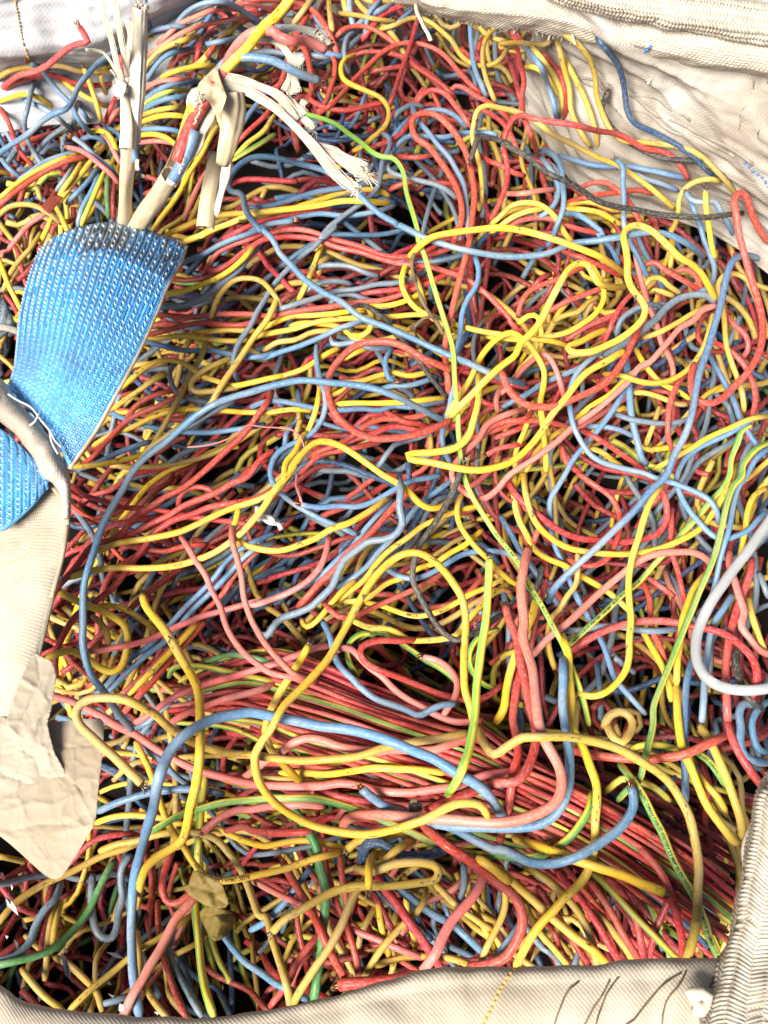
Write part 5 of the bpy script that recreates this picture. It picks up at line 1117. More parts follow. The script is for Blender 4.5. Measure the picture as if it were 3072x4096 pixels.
# left side cloth under the strap
LEFT = [('D -200,1560 0,1500 G 120,280 260,110 330,70 410,60', 'z', [.07, .075, .078, .078]),
        ('G -200,400 0,400 150,330 280,260 360,230 412,250', 'z', [.068, .072, .076, .076]),
        ('G -200,700 0,700 130,640 250,580 320,530 375,470', 'z', [.06, .068, .072, .072]),
        ('G -200,1000 0,1000 90,960 180,900 260,820 312,740', 'z', [.05, .06, .066, .066]),
        ('G -200,1250 0,1250 60,1230 130,1190 190,1130 235,1040', 'z', [.04, .054, .060, .060]),
        ('G -200,1600 0,1600 20,1560 60,1480 90,1400 130,1280', 'z', [.03, .045, .054, .054])]
o, S = sheet('side_panel', LEFT, M_BAGC, bag, 50, 80, .003, 13, .0008, 50, .0015, 31)
weave('side_panel_weave', S, 44, 104, M_PANEL, bag, .0010)
fl_ = surf(S); stitched('orange_seam', fl_, (.72, .14), (.20, .40), 16, M_ORANGE, .0008, .3)
tube('side_panel_hem', resample(catmull(S[:, -1], .01), .005), .0028, M_BAGC, bag, 8, .8)
# front lip
FL = [('J -200,1545 0,1620 80,1685 180,1735 330,1775 500,1797 700,1817 1000,1827 1250,1817 1500,1790 1659,1757 K 200,1745 400,1705 600,1655 800,1603 1000,1555 1200,1523 1400,1513 1659,1511 L 200,1550 500,1545 800,1520 1000,1505 1200,1500 1370,1497 1600,1445', 'z', .028),
      ('J -200,1530 0,1585 80,1652 180,1702 330,1742 500,1764 700,1784 1000,1795 1250,1785 1500,1758 1659,1724 K 200,1712 400,1672 600,1622 800,1570 1000,1522 1200,1490 1400,1480 1659,1478 L 200,1515 500,1510 800,1487 1000,1472 1200,1467 1370,1464 1600,1410', 'z', .0935),
      ('J -200,1600 0,1640 80,1690 180,1740 330,1780 500,1800 700,1820 1000,1835 1250,1830 1500,1810 1659,1780 K 200,1765 400,1730 600,1690 800,1640 1000,1595 1200,1565 1400,1560 1659,1560 L 200,1600 500,1600 800,1580 1000,1565 1200,1560 1370,1560 1600,1520', 'z', .0975),
      ('J -200,1800 0,1820 80,1850 180,1890 330,1910 500,1930 700,1940 1000,1960 1250,1960 1500,1940 1659,1920 K 200,1910 400,1890 600,1860 800,1830 1000,1800 1200,1780 1400,1770 1659,1760 L 200,1790 500,1790 800,1770 1000,1760 1200,1750 1370,1750 1600,1700', 'z', .100),
      ('J -200,2150 0,2150 180,2150 700,2180 1250,2180 K 200,2150 800,2150 1400,2150 L 200,2150 800,2150 1370,2150 1600,2100', 'z', .085)]
o, S = sheet('front_lip', FL, M_BAGC, bag, 200, 44, .0012, 14, .0010, 55, .002, 41)
weave('front_lip_weave', S, 290, 64, M_TAPEW, bag, .0007)
ffl = surf(S)
def near_uv(S, pxy):
    d = S.reshape(-1, 3) - np.array([0, 0, CAM_Z]); y = d[:, 1] * CA + d[:, 2] * SA; z = -d[:, 1] * SA + d[:, 2] * CA
    X = 1536 + d[:, 0] / -z * FPX; Y = 2048 - y / -z * FPX; k = int(np.argmin((X - pxy[0]) ** 2 + (Y - pxy[1]) ** 2)); return ((k % S.shape[1]) / (S.shape[1] - 1), (k // S.shape[1]) / (S.shape[0] - 1))
stitched('orange_seam', ffl, near_uv(S, px('K 1640,1475')), near_uv(S, px('K 1400,1800')), 15, M_ORANGE, .0016, .35)
for s in ['L 570,1500 500,1570 420,1660 370,1750 330,1851', 'L 745,1490 690,1560 640,1650 580,1740 500,1851', 'L 860,1490 780,1530 700,1590 650,1670 600,1790 570,1851', 'L 1180,1470 1110,1540 1040,1600 940,1680 860,1770 770,1851', 'L 1190,1470 1120,1570 1050,1680 1010,1760 990,1851', 'L 1360,1460 1320,1540 1290,1620']:
    pp = resample(catmull(parse(s), 20), 22); q = []
    for a in pp: p, n = ffl(*near_uv(S, a)); q.append(p + n * .0030)
    q = np.array(q)
    q[1:-1] = (q[:-2] + q[1:-1] + q[2:]) / 3
    tube('dark_thread', resample(q, .006), .00050, M_TWIG, bag, 6)
ribbon('knot_tuft', 'L 1170,1700 1230,1660 1290,1690 1260,1760 1200,1740', .116, .009, M_TAPEW, bag, .8, (1, 1), .3, 18)
# right lip
RL = [('L 1720,280 1675,350 1640,410 1612,550 1560,700 1530,850 1510,1000 1490,1150 1468,1300 1425,1420 1370,1560 1330,1700 1270,1900', 'z', [.03, .03]),
      ('L 1690,280 1645,355 1608,415 1582,555 1530,705 1500,855 1480,1005 1460,1155 1438,1305 1395,1425 1340,1570 1300,1710 1240,1910', 'z', [.085, .09]),
      ('L 1720,330 1680,390 1640,440 1610,570 1570,700 1545,850 1525,1000 1500,1150 1480,1300 1440,1430 1385,1580 1340,1730 1290,1920', 'z', [.115, .125]),
      ('L 1900,500 1850,550 1830,620 1800,700 1780,800 1770,900 1760,1000 1740,1150 1720,1300 1690,1430 1640,1580 1600,1730 1560,1920', 'z', [.125, .135]),
      ('L 2100,600 2100,700 2100,800 2100,900 2100,1000 2050,1150 2050,1300 2000,1430 2000,1580 2000,1730 2000,1920', 'z', [.11, .12])]
o, S = sheet('right_lip', RL, M_BAGC, bag, 110, 40, .0025, 14, .0012, 50, .002, 51)
herring('right_lip_yarns', S, 9, 110, M_TAPE, bag, 1.3, .0020, None, u0=0, u1=1, v0=.0, v1=1) if False else None
S2 = np.transpose(S, (1, 0, 2))          # yarns run along the lip
i0 = int(.30 * S2.shape[1]); herring('right_lip_yarns', S2[:, i0:], 11, 62, M_TAPE, bag, 1.3, .0016, None, skip=.05)
herring('browned_yarns', S2[:, i0:i0 + 8], 3, 56, M_TAPEB, bag, 1.3, .0024, None, skip=.3)
P = resample(catmull(.5 * (S[6] + S[7]), .01), .005); P[:, 2] += .002
tube('right_lip_hem', P, .0045 * (1 + .2 * np.sin(np.arange(len(P)) * .7)), M_TAPEW, bag, 10, .8)

# ---------------------------------------------------------------- blue lifting strap (sewn to the bag: its parts)
def coons(top, bot, left, right, zf, nu=40, nv=60):
    def rs(s, n):
        c = resample(catmull(parse(s), 10), 4); t = np.linspace(0, len(c) - 1, n); return np.stack([np.interp(t, np.arange(len(c)), c[:, k]) for k in (0, 1)], 1)
    T_, B_, L_, R_ = rs(top, nu), rs(bot, nu), rs(left, nv), rs(right, nv); u = np.linspace(0, 1, nu)[None, :, None]; v = np.linspace(0, 1, nv)[:, None, None]
    Q = (1 - v) * T_[None] + v * B_[None] + (1 - u) * L_[:, None] + u * R_[:, None] - ((1 - u) * (1 - v) * T_[0] + u * (1 - v) * T_[-1] + (1 - u) * v * B_[0] + u * v * B_[-1])
    Z = np.array([[zf(a, b) for a in np.linspace(0, 1, nu)] for b in np.linspace(0, 1, nv)])
    return PZ(Q.reshape(-1, 2), Z.ravel()).reshape(nv, nu, 3)
def solid_grid(name, S, mat, parent, thick):
    nv, nu = S.shape[:2]; F = [[a * nu + b, a * nu + b + 1, (a + 1) * nu + b + 1, (a + 1) * nu + b] for a in range(nv - 1) for b in range(nu - 1)]
    o = mesh_obj(name, S.reshape(-1, 3), F, mat, parent, None, True, S[0, 0]); md = o.modifiers.new('thickness', 'SOLIDIFY'); md.thickness = thick; md.offset = 1 if (S[1, 0] - S[0, 0])[1] > 0 else -1
    # thickness away from the yarns
    return o
sz = lambda u, v: .118 + .022 * math.sin(math.pi * min(1, v * 1.05)) - .030 * max(0, .16 - v) / .16 - .02 * abs(u - .45) * (1 - v)
S = coons('D 255,135 350,60 480,10 650,-20 800,-5 950,48 1060,88 1125,130', 'D 35,1010 150,1090 230,1180 330,1290 420,1470',
          'D 255,135 200,260 150,420 120,560 105,720 85,880 35,1010', 'D 1125,130 1090,230 1010,370 950,520 870,700 780,880 680,1060 580,1240 420,1470', sz)
st = solid_grid('blue_lifting_strap', S, M_STRAP, bag, -.003)
soil = lambda u, v: v + .10 * noise.noise(Vector((u * 6, v * 14, 2))) + .03 * rng.normal() < .025 + .13 * math.exp(-((u - .42) / .16) ** 2)
herring('blue_strap_yarns', S, 40, 86, M_STRAP, st, 1.3, .0019, .80, 'white_strap_stitches', sel=lambda u, v: not soil(u, v))
herring('soiled_strap_yarns', S, 40, 86, M_STRAPD, st, 1.3, .0021, .8, 'soiled_stitches', sel=soil)
ed = resample(catmull(S[:, -1], .01), .005); tube('strap_selvedge', ed, .0016, M_TAPEB, st, 8)
ed = resample(catmull(S[:, 0], .01), .005); tube('strap_selvedge', ed, .0012, M_STRAPD, st, 8)
# lower strap tail below the wrap
S = coons('D -60,1200 20,1240 120,1330 200,1420 270,1540', 'G -60,330 20,330 100,270 200,180 295,75', 'D -60,1200 -60,1400 G -60,330', 'D 270,1540 G 285,30 295,75', lambda u, v: .098 - .008 * v, 20, 30)
st2 = solid_grid('blue_strap_tail', S, M_STRAP, bag, -.003); herring('strap_tail_yarns', S, 14, 30, M_STRAP, st2, 1.5, .0017, .8, 'tail_stitches')
S = coons('D -60,400 0,420 50,500 90,590 110,640', 'D -60,640 0,630 60,620 110,640', 'D -60,400 -60,640', 'D 110,640 112,650', lambda u, v: .09, 14, 14)
st3 = solid_grid('strap_end', S, M_STRAPD, bag, -.003); herring('strap_end_yarns', S, 7, 18, M_STRAPD, st3, 2, .0013, .5, 'end_stitches')
ribbon('strap_end_edge', 'D -60,620 0,615 60,625 115,645', .10, .006, M_BAGR, st3, .5)
# cream binding over the strap
BW = [('D -80,925 0,940 45,1010 150,1140 240,1230 320,1330 370,1420 G 400,-20 412,100 410,250', 'z', [.128, .124, .116, .092]),
      ('D -80,1090 0,1110 50,1140 120,1190 200,1280 275,1380 330,1470 G 385,20 400,130 402,260', 'z', [.136, .132, .124, .097]),
      ('D -80,1150 0,1165 40,1190 100,1250 170,1340 230,1440 280,1530 G 360,70 385,170 392,270', 'z', [.126, .122, .114, .089])]
o, S = sheet('binding_band', BW, M_BAGR, bag, 70, 10, .001, 20, .0008, 80, .002, 61)
herring('binding_yarns', np.transpose(S, (1, 0, 2)), 6, 64, M_TAPE, o, 1.8, .0018, None)
herring('grey_binding_yarns', np.transpose(S, (1, 0, 2)), 6, 32, M_BAGR, o, 1.0, .0020, None, skip=.5)
for s, z in [('D 50,1020 110,1060 190,1100 240,1170 300,1240 330,1300 370,1340', .146), ('D 240,1130 200,1200 180,1210', .147), ('D 300,1240 310,1310 350,1380', .145)]:
    ribbon('white_thread', s, z, .0014, M_STITCH, bag, .8)
for s, z in [('G 300,60 350,110 390,200 400,330 380,470 350,600 310,740', .086), ('G 320,30 375,110 400,180 408,300', .090)]:
    ribbon('edge_cord', s, z, .0035, M_TAPEB, bag, .8)

# ---------------------------------------------------------------- paper scrap and crumpled liner
def poly_sheet(name, outline, zf, mat, label, cat, creases, parent=None, amp=.003, group=None, n=46, ws=22):
    """crumpled sheet bounded by an outline, with sharp creases"""
    P = parse(outline); lo_, hi_ = P.min(0), P.max(0); import mathutils.geometry as mg
    # triangulate outline + interior grid
    pts = [tuple(p) for p in resample(np.vstack([P, P[:1]]), 26)[:-1]]; nb_ = len(pts)
    def inside(q):
        c = False; j = len(P) - 1
        for i in range(len(P)):
            if (P[i][1] > q[1]) != (P[j][1] > q[1]) and q[0] < (P[j][0] - P[i][0]) * (q[1] - P[i][1]) / (P[j][1] - P[i][1]) + P[i][0]: c = not c
            j = i
        return c
    stp = (hi_ - lo_).max() / n; bp = np.array(pts)
    for a in np.arange(lo_[0], hi_[0], stp):
        for b in np.arange(lo_[1], hi_[1], stp):
            q = (a + rng.uniform(-.3, .3) * stp, b + rng.uniform(-.3, .3) * stp)
            if inside(q) and np.min(np.linalg.norm(bp - q, axis=1)) > stp * .6: pts.append(q)
    r_ = mg.delaunay_2d_cdt([Vector(p) for p in pts], [(i, (i + 1) % nb_) for i in range(nb_)], [], 1, 1e-4)
    V2 = np.array([tuple(v) for v in r_[0]]); F = [list(f) for f in r_[2]]
    cr = [parse(c) for c in creases]
    Z = np.array([zf((q - lo_) / (hi_ - lo_)) for q in V2])
    for k, q in enumerate(V2):
        for i, c in enumerate(cr):
            d = 1e9
            for a, b in zip(c[:-1], c[1:]):
                t = np.clip(np.dot(q - a, b - a) / np.dot(b - a, b - a), 0, 1); d = min(d, np.linalg.norm(q - a - t * (b - a)))
            Z[k] += amp * math.exp(-d / 13) * (1 if i % 2 else -1)
        wq = Vector((q[0] + 30 * noise.noise(Vector((q[0] / 70, q[1] / 70, 7))), q[1] + 30 * noise.noise(Vector((q[0] / 70, q[1] / 70, 3))), 0))
        for sc_, am_ in ((170, 1.), (75, .45), (34, .12)):
            dd = noise.voronoi(wq / sc_ + Vector((sc_, 0, 0)))[0]; Z[k] += amp * am_ * (math.exp(-(dd[1] - dd[0]) * 7) - .35 * (dd[0]))
    W = PZ(V2, Z); o = mesh_obj(name, W, F, mat, parent, None, True, W[0]); md = o.modifiers.new('thickness', 'SOLIDIFY'); md.thickness = .0004; md.offset = -1
    if label: tag(o, label, cat)
    return o
poly_sheet('paper_scrap', 'G 330,1490 470,1478 500,1470 625,1468 J 627,60 612,250 600,330 582,560 560,620 520,690 470,770 400,880 375,915 335,932 290,920 230,870 150,795 60,715 -60,620 -60,-60', lambda t: .072 + .008 * t[0] + .010 * math.sin(t[1] * 3), M_PAPER,
           'flat tan paper scrap with a blunt pointed corner at the lower left', 'paper', ['J 0,250 150,180 300,190 420,330 500,400', 'J 30,520 200,470 330,480 450,420', 'J 60,640 230,600 400,600 520,540', 'J 150,790 330,650 560,600', 'J 330,140 480,130 620,120', 'J 280,0 330,170 460,380 570,590', 'J 200,-40 270,60 300,160'], amp=.0012, n=110)
poly_sheet('liner_scrap', 'G 205,1072 260,1100 325,1132 340,1225 325,1330 310,1420 285,1500 300,1560 J 300,60 330,170 400,290 470,390 520,480 565,600 440,640 300,690 150,700 -60,560 -60,-40 G 30,1508 60,1420 100,1300 140,1200 170,1130', lambda t: .094 + .003 * math.sin(t[1] * 5) - .012 * t[1], M_LINER,
           'crumpled cream liner sheet lying on the tan paper at lower left', 'liner sheet', ['G 225,1100 240,1230 200,1350 120,1508', 'G 320,1140 270,1280 260,1420 J 180,40', 'J 0,180 120,150 210,190 260,330', 'J 60,20 140,90 200,60', 'J 20,300 120,330 230,470 350,520', 'J 120,560 240,500 330,420', 'J 260,350 200,500 100,600', 'J 300,560 430,530 500,480'], amp=.0015, n=110)
poly_sheet('film_scrap', 'J 1165,880 1190,870 1290,930 1340,960 1360,1010 1385,1090 1345,1110 1250,1095 1210,1070 1120,1010', lambda t: .088 + .006 * t[0], M_SCRAP, None, None, ['J 1150,960 1250,1000 1370,1080', 'J 1200,900 1250,1050'], amp=.003, n=16)
fs = bpy.data.objects['film_scrap']; tag(fs, 'dirty brownish yellow film scrap curled under the blunt pink wire', 'film scrap')
poly_sheet('curled_end', 'J 1205,1130 1235,1100 1290,1095 1350,1110 1400,1130 1418,1170 1405,1220 1340,1290 1285,1305 1250,1240 1215,1180', lambda t: .078 + .014 * math.sin(math.pi * min(1, max(0, t[0]))) - .004 * t[1], M_SCRAP, None, None, ['J 1230,1150 1330,1140 1400,1160', 'J 1290,1290 1340,1200 1390,1180'], fs, amp=.003, n=26)
poly_sheet('red_film_flag', 'A 305,1180 345,1175 385,1190 340,1240 300,1295 240,1255', lambda t: .10, M_RUST, 'small red brown film flag above the strap at the left', 'film scrap', [], amp=.001, n=8)
# white flakes in the lower left pit
for k, s in enumerate(['J 5,890 20,895 18,930 6,925', 'J 65,960 78,980 70,1000', 'J 28,1035 60,1050 95,1100 110,1150 80,1120 40,1090', 'J 130,1160 150,1190 165,1235 140,1225', 'J 32,1270 50,1275 40,1292', 'J 85,1295 110,1320 105,1355 88,1330', 'J 365,1380 395,1400 425,1480 420,1530 395,1510', 'J 380,1335 410,1370 395,1375', 'J 640,1370 700,1375 750,1410 700,1405', 'J 575,1495 595,1500 590,1520', 'J 650,1620 690,1635 680,1645', 'J 720,1680 750,1690 745,1730 715,1725', 'J 225,1640 250,1650 235,1670', 'J 640,1560 660,1545 670,1570', 'J 930,1730 960,1735 950,1750', 'J 1340,1560 1350,1590 1342,1600']):
    pp = PZ(parse(s), .012 + rng.uniform(-.004, .004, len(parse(s)))); V = np.vstack([pp, pp - [0, 0, .0008]]); n = len(pp)
    F = [list(range(n)), list(range(2 * n - 1, n - 1, -1))] + [[i, i + n, (i + 1) % n + n, (i + 1) % n] for i in range(n)]
    o = mesh_obj('plastic_flake', V, F, M_FLAKE, None, None, False, V[0]); tag(o, 'small white plastic flake deep among wires at the lower left', 'flake', 'white flakes in the lower left pit')

# ---------------------------------------------------------------- upright stripped cable
c1 = empty('stripped_cable', V1(500, 900, .12)); tag(c1, 'upright stub of cream sheathed cable, frayed at top, behind the blue strap', 'cable')
P = path('A 742,1420 750,1300 758,1150 770,1000 782,850 788,760', [.065, .12, .18, .215])
fluted('cable_sheath', P, [.0062, .0056, .0058, .0066], M_SHEATH, c1, .10, 5)
fluted('torn_sheath', path('A 822,860 820,700 825,500 835,300 845,150 850,40', [.205, .245, .275]), [.0030, .0045, .0062, .0062, .0055, .0050], M_FILL, c1, .35, 9, 34, seed=4)
fluted('torn_sheath', path('A 770,900 775,780 765,650 755,560', [.21, .235]), [.0058, .0056, .0048, .0030], M_FILL, c1, .35, 7, 26, seed=8)
fluted('torn_sheath', path('A 795,800 790,620 785,450 790,300 800,130', [.214, .262]), [.0018, .0028, .0030, .0030, .0014], M_FILL, c1, .4, 8, 20, seed=14)
tube('yellow_core', path('A 800,720 792,640 790,520 790,400 785,330', [.218, .245]), .0028, WM['o'], c1)
tube('red_core', path('A 765,520 752,450 740,390 728,330', [.228, .245]), .0026, WM['d'], c1)
tube('blue_core', path('A 815,980 812,900 808,840', [.19, .205]), .0026, WM['b'], c1)
for s, z, w_, tp in [('A 770,520 735,470 700,370 670,240 640,110 618,-20', [.235, .29], .0040, (1, .5)), ('A 775,470 760,370 735,270 715,150 700,-20', [.24, .29], .0045, (1, .6)),
                     ('A 725,480 700,430 665,370 625,320 570,300 515,300', [.238, .262], .0022, (1.2, .5)), ('A 700,470 690,450 665,420', [.24, .245], .0012, (1, .5)),
                     ('A 830,960 825,1000 832,1030', [.195, .19], .003, (1, .3)), ('A 790,300 780,200 770,120', [.262, .28], .003, (1, .3))]:
    filler('filler_strand', s, z, w_, c1, 7)
poly_sheet('sheath_tatter', 'A 690,470 720,480 765,510 755,560 740,590 680,580', lambda t: .240 + .004 * t[0], M_FILL, None, None, ['A 700,500 750,560'], c1, .002, n=10)
# ---------------------------------------------------------------- split cable folding over
c2 = empty('split_cable', V1(600, 870, .12)); tag(c2, 'split open cream cable showing red, yellow and blue cores, its end folded over', 'cable')
fluted('cable_sheath', path('A 790,1440 850,1320 920,1225 980,1140 1030,1060', [.070, .165]), [.0090, .0084, .0078, .0076], M_SHEATH, c2, .12, 5, seed=2)
fluted('sheath_half', path('A 1010,1100 1070,985 1120,880 1170,780 1210,690 1240,610', [.160, .200]), [.0078, .0088, .0100, .0105, .0105, .0100], M_SHEATH, c2, .10, 4, 24, (math.pi * .55, math.pi * 1.50), 5)
ribbon('sheath_edge', 'A 1020,1110 1075,1020 1140,940 1200,850 1240,740 1290,640 1310,560', [.172, .212], .0085, M_FILL, c2, .3, (1, 1.3), .25)
ribbon('sheath_edge', 'A 1060,960 1090,860 1125,740 1150,640', [.18, .21], .0026, M_FILL, c2, .5, (1, 1), .2)
tube('red_core', path('A 1070,975 1095,900 1130,800 1180,700 1240,600 1300,510', [.186, .218]), .0052, WM['r'], c2, 12)
tube('yellow_core', path('A 1100,850 1125,760 1150,680 1165,640', [.192, .212]), .0044, WM['y'], c2, 12)
tube('blue_core', path('A 1040,1090 1080,1020 1120,950 1150,880 1175,790', [.174, .200]), .0046, WM['b'], c2, 12)
tube('grey_core', path('A 1165,860 1190,780 1210,700 1230,650', [.188, .204]), .0036, M_FILL, c2)
g = Bag()
for k in range(16):
    t = k / 15; p = V1(*px('A %f,%f' % (1170 + 45 * t + rng.uniform(-6, 6), 750 - 110 * t)), .2115 + .004 * t); V, F, U = tube_data(np.array([p, p + Vector((.0008, .0012, .0004))]), .0007, 6); g.add(V, F)
for k in range(12):
    t = k / 11; p = V1(*px('A %f,%f' % (1075 + 35 * t + rng.uniform(-6, 6), 1050 - 85 * t)), .188 + .006 * t); V, F, U = tube_data(np.array([p, p + Vector((.0008, .0012, .0004))]), .0006, 6); g.add(V, F)
o = g.build('white_scuffs', M_FILL, c2); o['kind'] = 'stuff'
poly_sheet('sheath_fold', 'A 1310,392 1320,450 1345,520 1372,590 1350,640 1335,690 1345,780 1330,790 1300,690 1260,610 1185,560 1195,510 1240,460', lambda t: .220 + .006 * t[0] - .006 * t[1], M_SHEATH, None, None, ['A 1310,400 1290,520 1330,780', 'A 1200,540 1280,520 1360,590'], c2, .004, n=22)
fluted('torn_tuft', path('A 1160,680 1165,630 1190,580 1240,570', [.205, .218]), [.003, .006, .0065, .004], M_FILL, c2, .5, 9, 26, seed=20)
fluted('hanging_sheath', path('A 1395,560 1405,650 1395,760 1375,850 1355,930 1340,985', [.214, .175]), [.0090, .0098, .0088, .0078, .0070, .0050], M_SHEATH, c2, .16, 5, 26, (-math.pi * .62, math.pi * .62), 9)
fluted('rolled_sheath', path('A 1300,920 1290,1020 1270,1130 1250,1260 1238,1375', [.158, .128]), [.0058, .0070, .0074, .0074, .0076], M_SHEATH, c2, .10, 4, 28, (-math.pi * .93, math.pi * .86), 12)
ribbon('sheath_shred', 'A 1375,900 1368,1000 1350,1100 1325,1200 1300,1300', [.168, .134], .0085, M_FILL, c2, .3, (1, .6), .25)
tube('red_core', path('A 1290,560 1340,455 1400,320 1470,235 1540,190 1620,185 1659,190 B 150,200 200,232 250,250 310,240 380,262 455,298', [.212, .226, .235, .228, .205]), .0041, WM['p'], c2, 12)
tube('yellow_core', path('A 1310,470 1360,420 1420,360 1500,280 1600,150 1659,105 B 200,50 260,-30', [.214, .225, .24, .26]), .0039, WM['y'], c2, 12)
tube('blue_core', path('A 1312,430 1345,385 1400,355 1480,345 1560,350 1650,368 B 210,400 290,440 350,465 412,485', [.212, .225, .225, .205]), .0034, WM['b'], c2, 12)
for s, z, w_ in [('B 412,485 440,490 470,470 505,463', .205, .0011), ('B 412,488 425,520 430,550', .205, .0012), ('B 412,485 435,510 445,525 430,500', .205, .0012), ('B 455,298 480,280 492,245', .206, .003), ('B 455,300 485,290 508,265', .206, .0025)]:
    ribbon('copper_strands', s, z, w_, M_COPPER, c2, .7)
for s, z, w_, tp in [('A 1330,460 1430,480 1540,510 1659,560 B 200,600 240,670 290,720', [.218, .20], .0072, (1, 1.1)), ('B 240,640 290,690 340,730 380,780', [.20, .195], .0060, (1, .6)),
                     ('B 230,600 290,650 330,690', .201, .006, (1, .5)), ('A 1340,520 1450,530 1560,590 1659,650 B 240,730 330,820 400,900 440,950 500,1030 560,1090 640,1155', [.216, .185], .0078, (1, 1.1)),
                     ('B 400,880 480,930 560,970 640,1020 700,1060', [.192, .186], .0085, (1, .8)), ('B 430,890 520,910 600,960 710,1000', [.192, .187], .0060, (1, .8)), ('B 560,1080 620,1110 655,1160', .186, .0070, (1, .8)),
                     ('B 30,235 90,225 150,245 210,290 250,360 255,450 250,570', [.224, .205], .0070, (.6, 1.2)), ('B 245,330 280,360 320,380', .212, .008, (1, .5)), ('B 250,430 230,490 205,545', .208, .005, (1, .3)), ('B 255,440 275,490 280,560', .208, .006, (1, .5)),
                     ('B 310,640 335,600', .198, .006, (1, .6))]:
    filler('filler_strand', s, z, w_, c2, 9)
for s, z, w_, tp in [('B 180,190 250,170 330,175 400,205 460,260', [.222, .207], .0065, (.4, 1.2)), ('B 380,200 410,160 395,150', .214, .002, (1, .4)), ('B 400,205 440,190 455,200', .213, .002, (1, .4)), ('B 400,210 450,230 480,270', .21, .004, (1, .4))]:
    filler('grey_filler', s, z, w_, c2, 6, mat=M_BAGR)
g = Bag()                                 # frayed hair ends of the fillers
for cpx, n_, ang, sp_, ln_ in [('B 700,1055', 26, .45, .5, .016), ('B 375,770', 14, .7, .5, .009), ('B 300,395', 18, .0, .9, .010), ('B 245,560', 22, 1.55, .4, .013), ('B 640,1150', 12, .8, .6, .009), ('B 300,670', 12, .2, .6, .010), ('B 330,1060', 0, 0, 0, 0), ('A 1200,590', 24, 2.8, 1.2, .009), ('A 840,40', 22, -1.5, .6, .008), ('A 740,580', 10, 2, 1, .006), ('B 440,220', 22, -.6, .9, .010)]:
    c = V1(*px(cpx), .19 if cpx[0] == 'B' else .23); 
    if cpx == 'A 840,40': c = V1(*px(cpx), .272)
    if cpx == 'B 440,220': c = V1(*px(cpx), .210)
    for k in range(n_):
        a = ang + rng.normal() * sp_; d = np.array([math.cos(a), -math.sin(a), rng.normal() * .3]); l = ln_ * rng.uniform(.5, 1.3); o0 = np.array(c) - d * l * .5 + rng.normal(0, .0018, 3)
        Q = np.array([o0, o0 + d * l * .5 + rng.normal(0, .0006, 3), o0 + d * l + rng.normal(0, .0016, 3)]); V, F, U = tube_data(Q, rng.uniform(.0002, .0006), 5, None, True, .5); g.add(V, F)
o = g.build('frayed_fibres', M_FILL, c2); o['kind'] = 'stuff'

# ---------------------------------------------------------------- small things on the heap
def top_z(s, extra=.003):
    p = parse(s); z = np.full(len(p), .03)
    for _ in range(8):
        q = PZ(p, z); i, j = hget(q[:, 0], q[:, 1]); z = .5 * z + .5 * (H[i, j] + extra)
    return np.full(len(p), z.max() * .5) + z * .5
def hose_path(s, lift): z = top_z(s, lift); return path(s, list(np.convolve(np.r_[z[0], z, z[-1]], [.25, .5, .25], 'valid')))
ho = tube('clear_hose', hose_path('I 1720,200 1659,300 1600,380 1530,480 1450,580 1380,680 1310,780 1260,880 1222,980 1212,1080 1228,1180 1285,1262 1370,1312 1480,1332 1600,1330 1760,1300', .012), .0044, M_HOSE, None, 16)
tag(ho, 'grey translucent hose bent in a U at the right edge', 'hose')
# black connector piece
z0 = float(top_z('K 985,520', .006).max()); cb = empty('black_clip', V1(*px('K 985,560'), z0)); tag(cb, 'small square black plastic clip beside the green striped wave', 'clip')
def boxy(nm, pxs, z, hgt, parent, mat, bev=.0008):
    pp = PZ(parse(pxs), z); V = np.vstack([pp, pp - [0, 0, hgt]]); n = len(pp)
    F = [list(range(n)), list(range(2 * n - 1, n - 1, -1))] + [[i, i + n, (i + 1) % n + n, (i + 1) % n] for i in range(n)]
    o = mesh_obj(nm, V, F, mat, parent, None, False, V[0]); md = o.modifiers.new('bevel', 'BEVEL'); md.width = bev; md.segments = 2; return o
boxy('clip_head', 'K 958,470 1035,465 1040,515 1000,520 956,515', z0 + .006, .007, cb, M_BLACKP); boxy('clip_body', 'K 960,512 1002,512 1005,570 958,575', z0 + .004, .008, cb, M_BLACKP); boxy('clip_slot', 'K 985,475 1010,473 1012,540 988,542', z0 + .0075, .004, cb, M_BLACKP, .0004)
ribbon('clip_tail', 'K 970,470 985,455 1010,462', z0 + .007, .003, M_TWIG, cb)
# dry stems
def stem(s, r, label, lift=.004, leaf=True):
    P = hose_path(s, lift); n = len(P); rr = r * (1 + .35 * np.array([fnoise(p, 160) * 2 for p in P])); o = tube('dry_stem', P, rr, M_TWIG, None, 8); tag(o, label, 'dry stem', 'dry stems on the wires')
    return o
s1 = stem('E 1010,120 985,190 975,230 985,300 1010,380 1040,460 1080,530 1130,590 1165,660', .0016, 'long brown dry stem with a knotty head beside the lime wire')
for s in ['E 990,200 960,210 975,240', 'E 985,260 1000,290 960,300', 'E 1100,545 1060,560 1030,570', 'E 1110,560 1150,570 1160,560', 'E 975,230 1000,250 990,290']: ribbon('dry_leaf', s, float(top_z(s, .006).max()), .0035, M_TWIG, s1, .3, (1, .3), .5)
s2 = stem('E 1060,560 1020,590 990,620 1000,660 1020,700 1010,740', .0017, 'short dry stem hanging below the broken twig fork', .004)
ribbon('dry_leaf', 'E 1010,590 980,620 990,640', float(top_z('E 1000,610', .006)[0]), .005, M_TWIG, s2, .3)
s3 = stem('E 1370,1350 1380,1400 1340,1420 1310,1440', .0012, 'small tuft of dry straw below the blunt red tongues', .004)
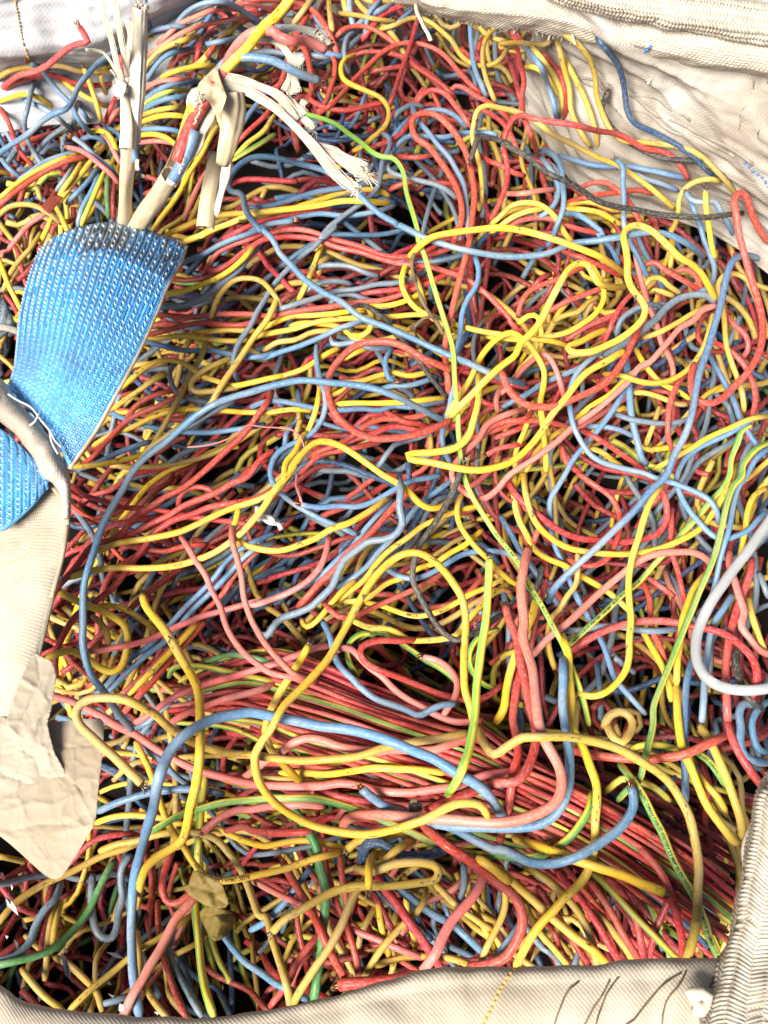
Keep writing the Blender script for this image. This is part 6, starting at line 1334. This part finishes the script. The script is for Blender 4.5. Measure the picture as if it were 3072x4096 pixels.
for s in ['E 1370,1390 1385,1430', 'E 1360,1390 1350,1440', 'E 1300,1400 1320,1450', 'E 1280,1410 1300,1480', 'E 1320,1400 1290,1430']: ribbon('straw_blade', s, float(top_z(s, .006).max()), .0018, M_TAPEB, s3, .3, (1, .3))
# torn pink thread
pt = tube('pink_thread', hose_path('D 1130,1340 1250,1330 1400,1280 1500,1200 E 0,1205 100,1220 200,1225 270,1245 310,1290 330,1350', .006), .0007, M_PINK, None, 6); tag(pt, 'torn thin pink plastic thread draped beside the yellow loop', 'thread')
for s in ['E 300,1270 325,1310 320,1360 330,1400', 'H 285,-10 275,50 285,100 310,150 315,190', 'H 280,60 300,120 305,160', 'E 180,1222 240,1225 290,1260']: ribbon('torn_strip', s, float(top_z(s, .007).max()), .0022, M_PINK, pt, .3, (1, .5), .5)
wt = tube('white_tie', hose_path('G 1550,190 1560,270 1600,250 1640,265 1659,300 H 60,250 110,260 160,275 190,330', .001), .0022, M_FLAKE, None, 8, .5); tag(wt, 'small white plastic tie curled between yellow and red wires', 'tie')
wp = boxy('blue_scrap', 'B 800,800 820,795 835,815 820,825', float(top_z('B 815,810', .01)[0]), .002, None, M_FLAKE); bpy.data.objects.remove(wp)
# the bag's outer sides, below its mouth
ring = [(-.47, -.15), (0, -.17), (.47, -.15), (.49, .4), (.47, .99), (0, 1.01), (-.47, .99), (-.49, .4)]
ring = resample(catmull(np.array(ring + ring[:1]), .02), .012); V = []; nr_ = len(ring)
for a, z in enumerate(np.linspace(-.01, -.9, 26)):
    for k, (x, y) in enumerate(ring):
        b_ = 1 + .05 * math.sin(math.pi * (z + .9) / .9) + .012 * noise.noise(Vector((x * 7, y * 7, z * 5))); V.append((x * b_, .42 + (y - .42) * b_, z))
F = [[a * nr_ + k, a * nr_ + k + 1, (a + 1) * nr_ + k + 1, (a + 1) * nr_ + k] for a in range(25) for k in range(nr_ - 1)]
mesh_obj('outer_side', V, F, M_BAGC, bag, [(k * .012, a * .036) for a in range(26) for k in range(nr_)], True, (0, 0, -.5))
# floor beyond the bag
V = [(-8, -6, -.9), (8, -6, -.9), (8, 12, -.9), (-8, 12, -.9)]; gr = mesh_obj('ground', V, [[0, 1, 2, 3]], M_GROUND, None, None, False, (0, 0, -.9)); gr['kind'] = 'structure'
for o in bpy.data.objects:
    for k in ('_o', '_tx'):
        if k in o: del o[k]
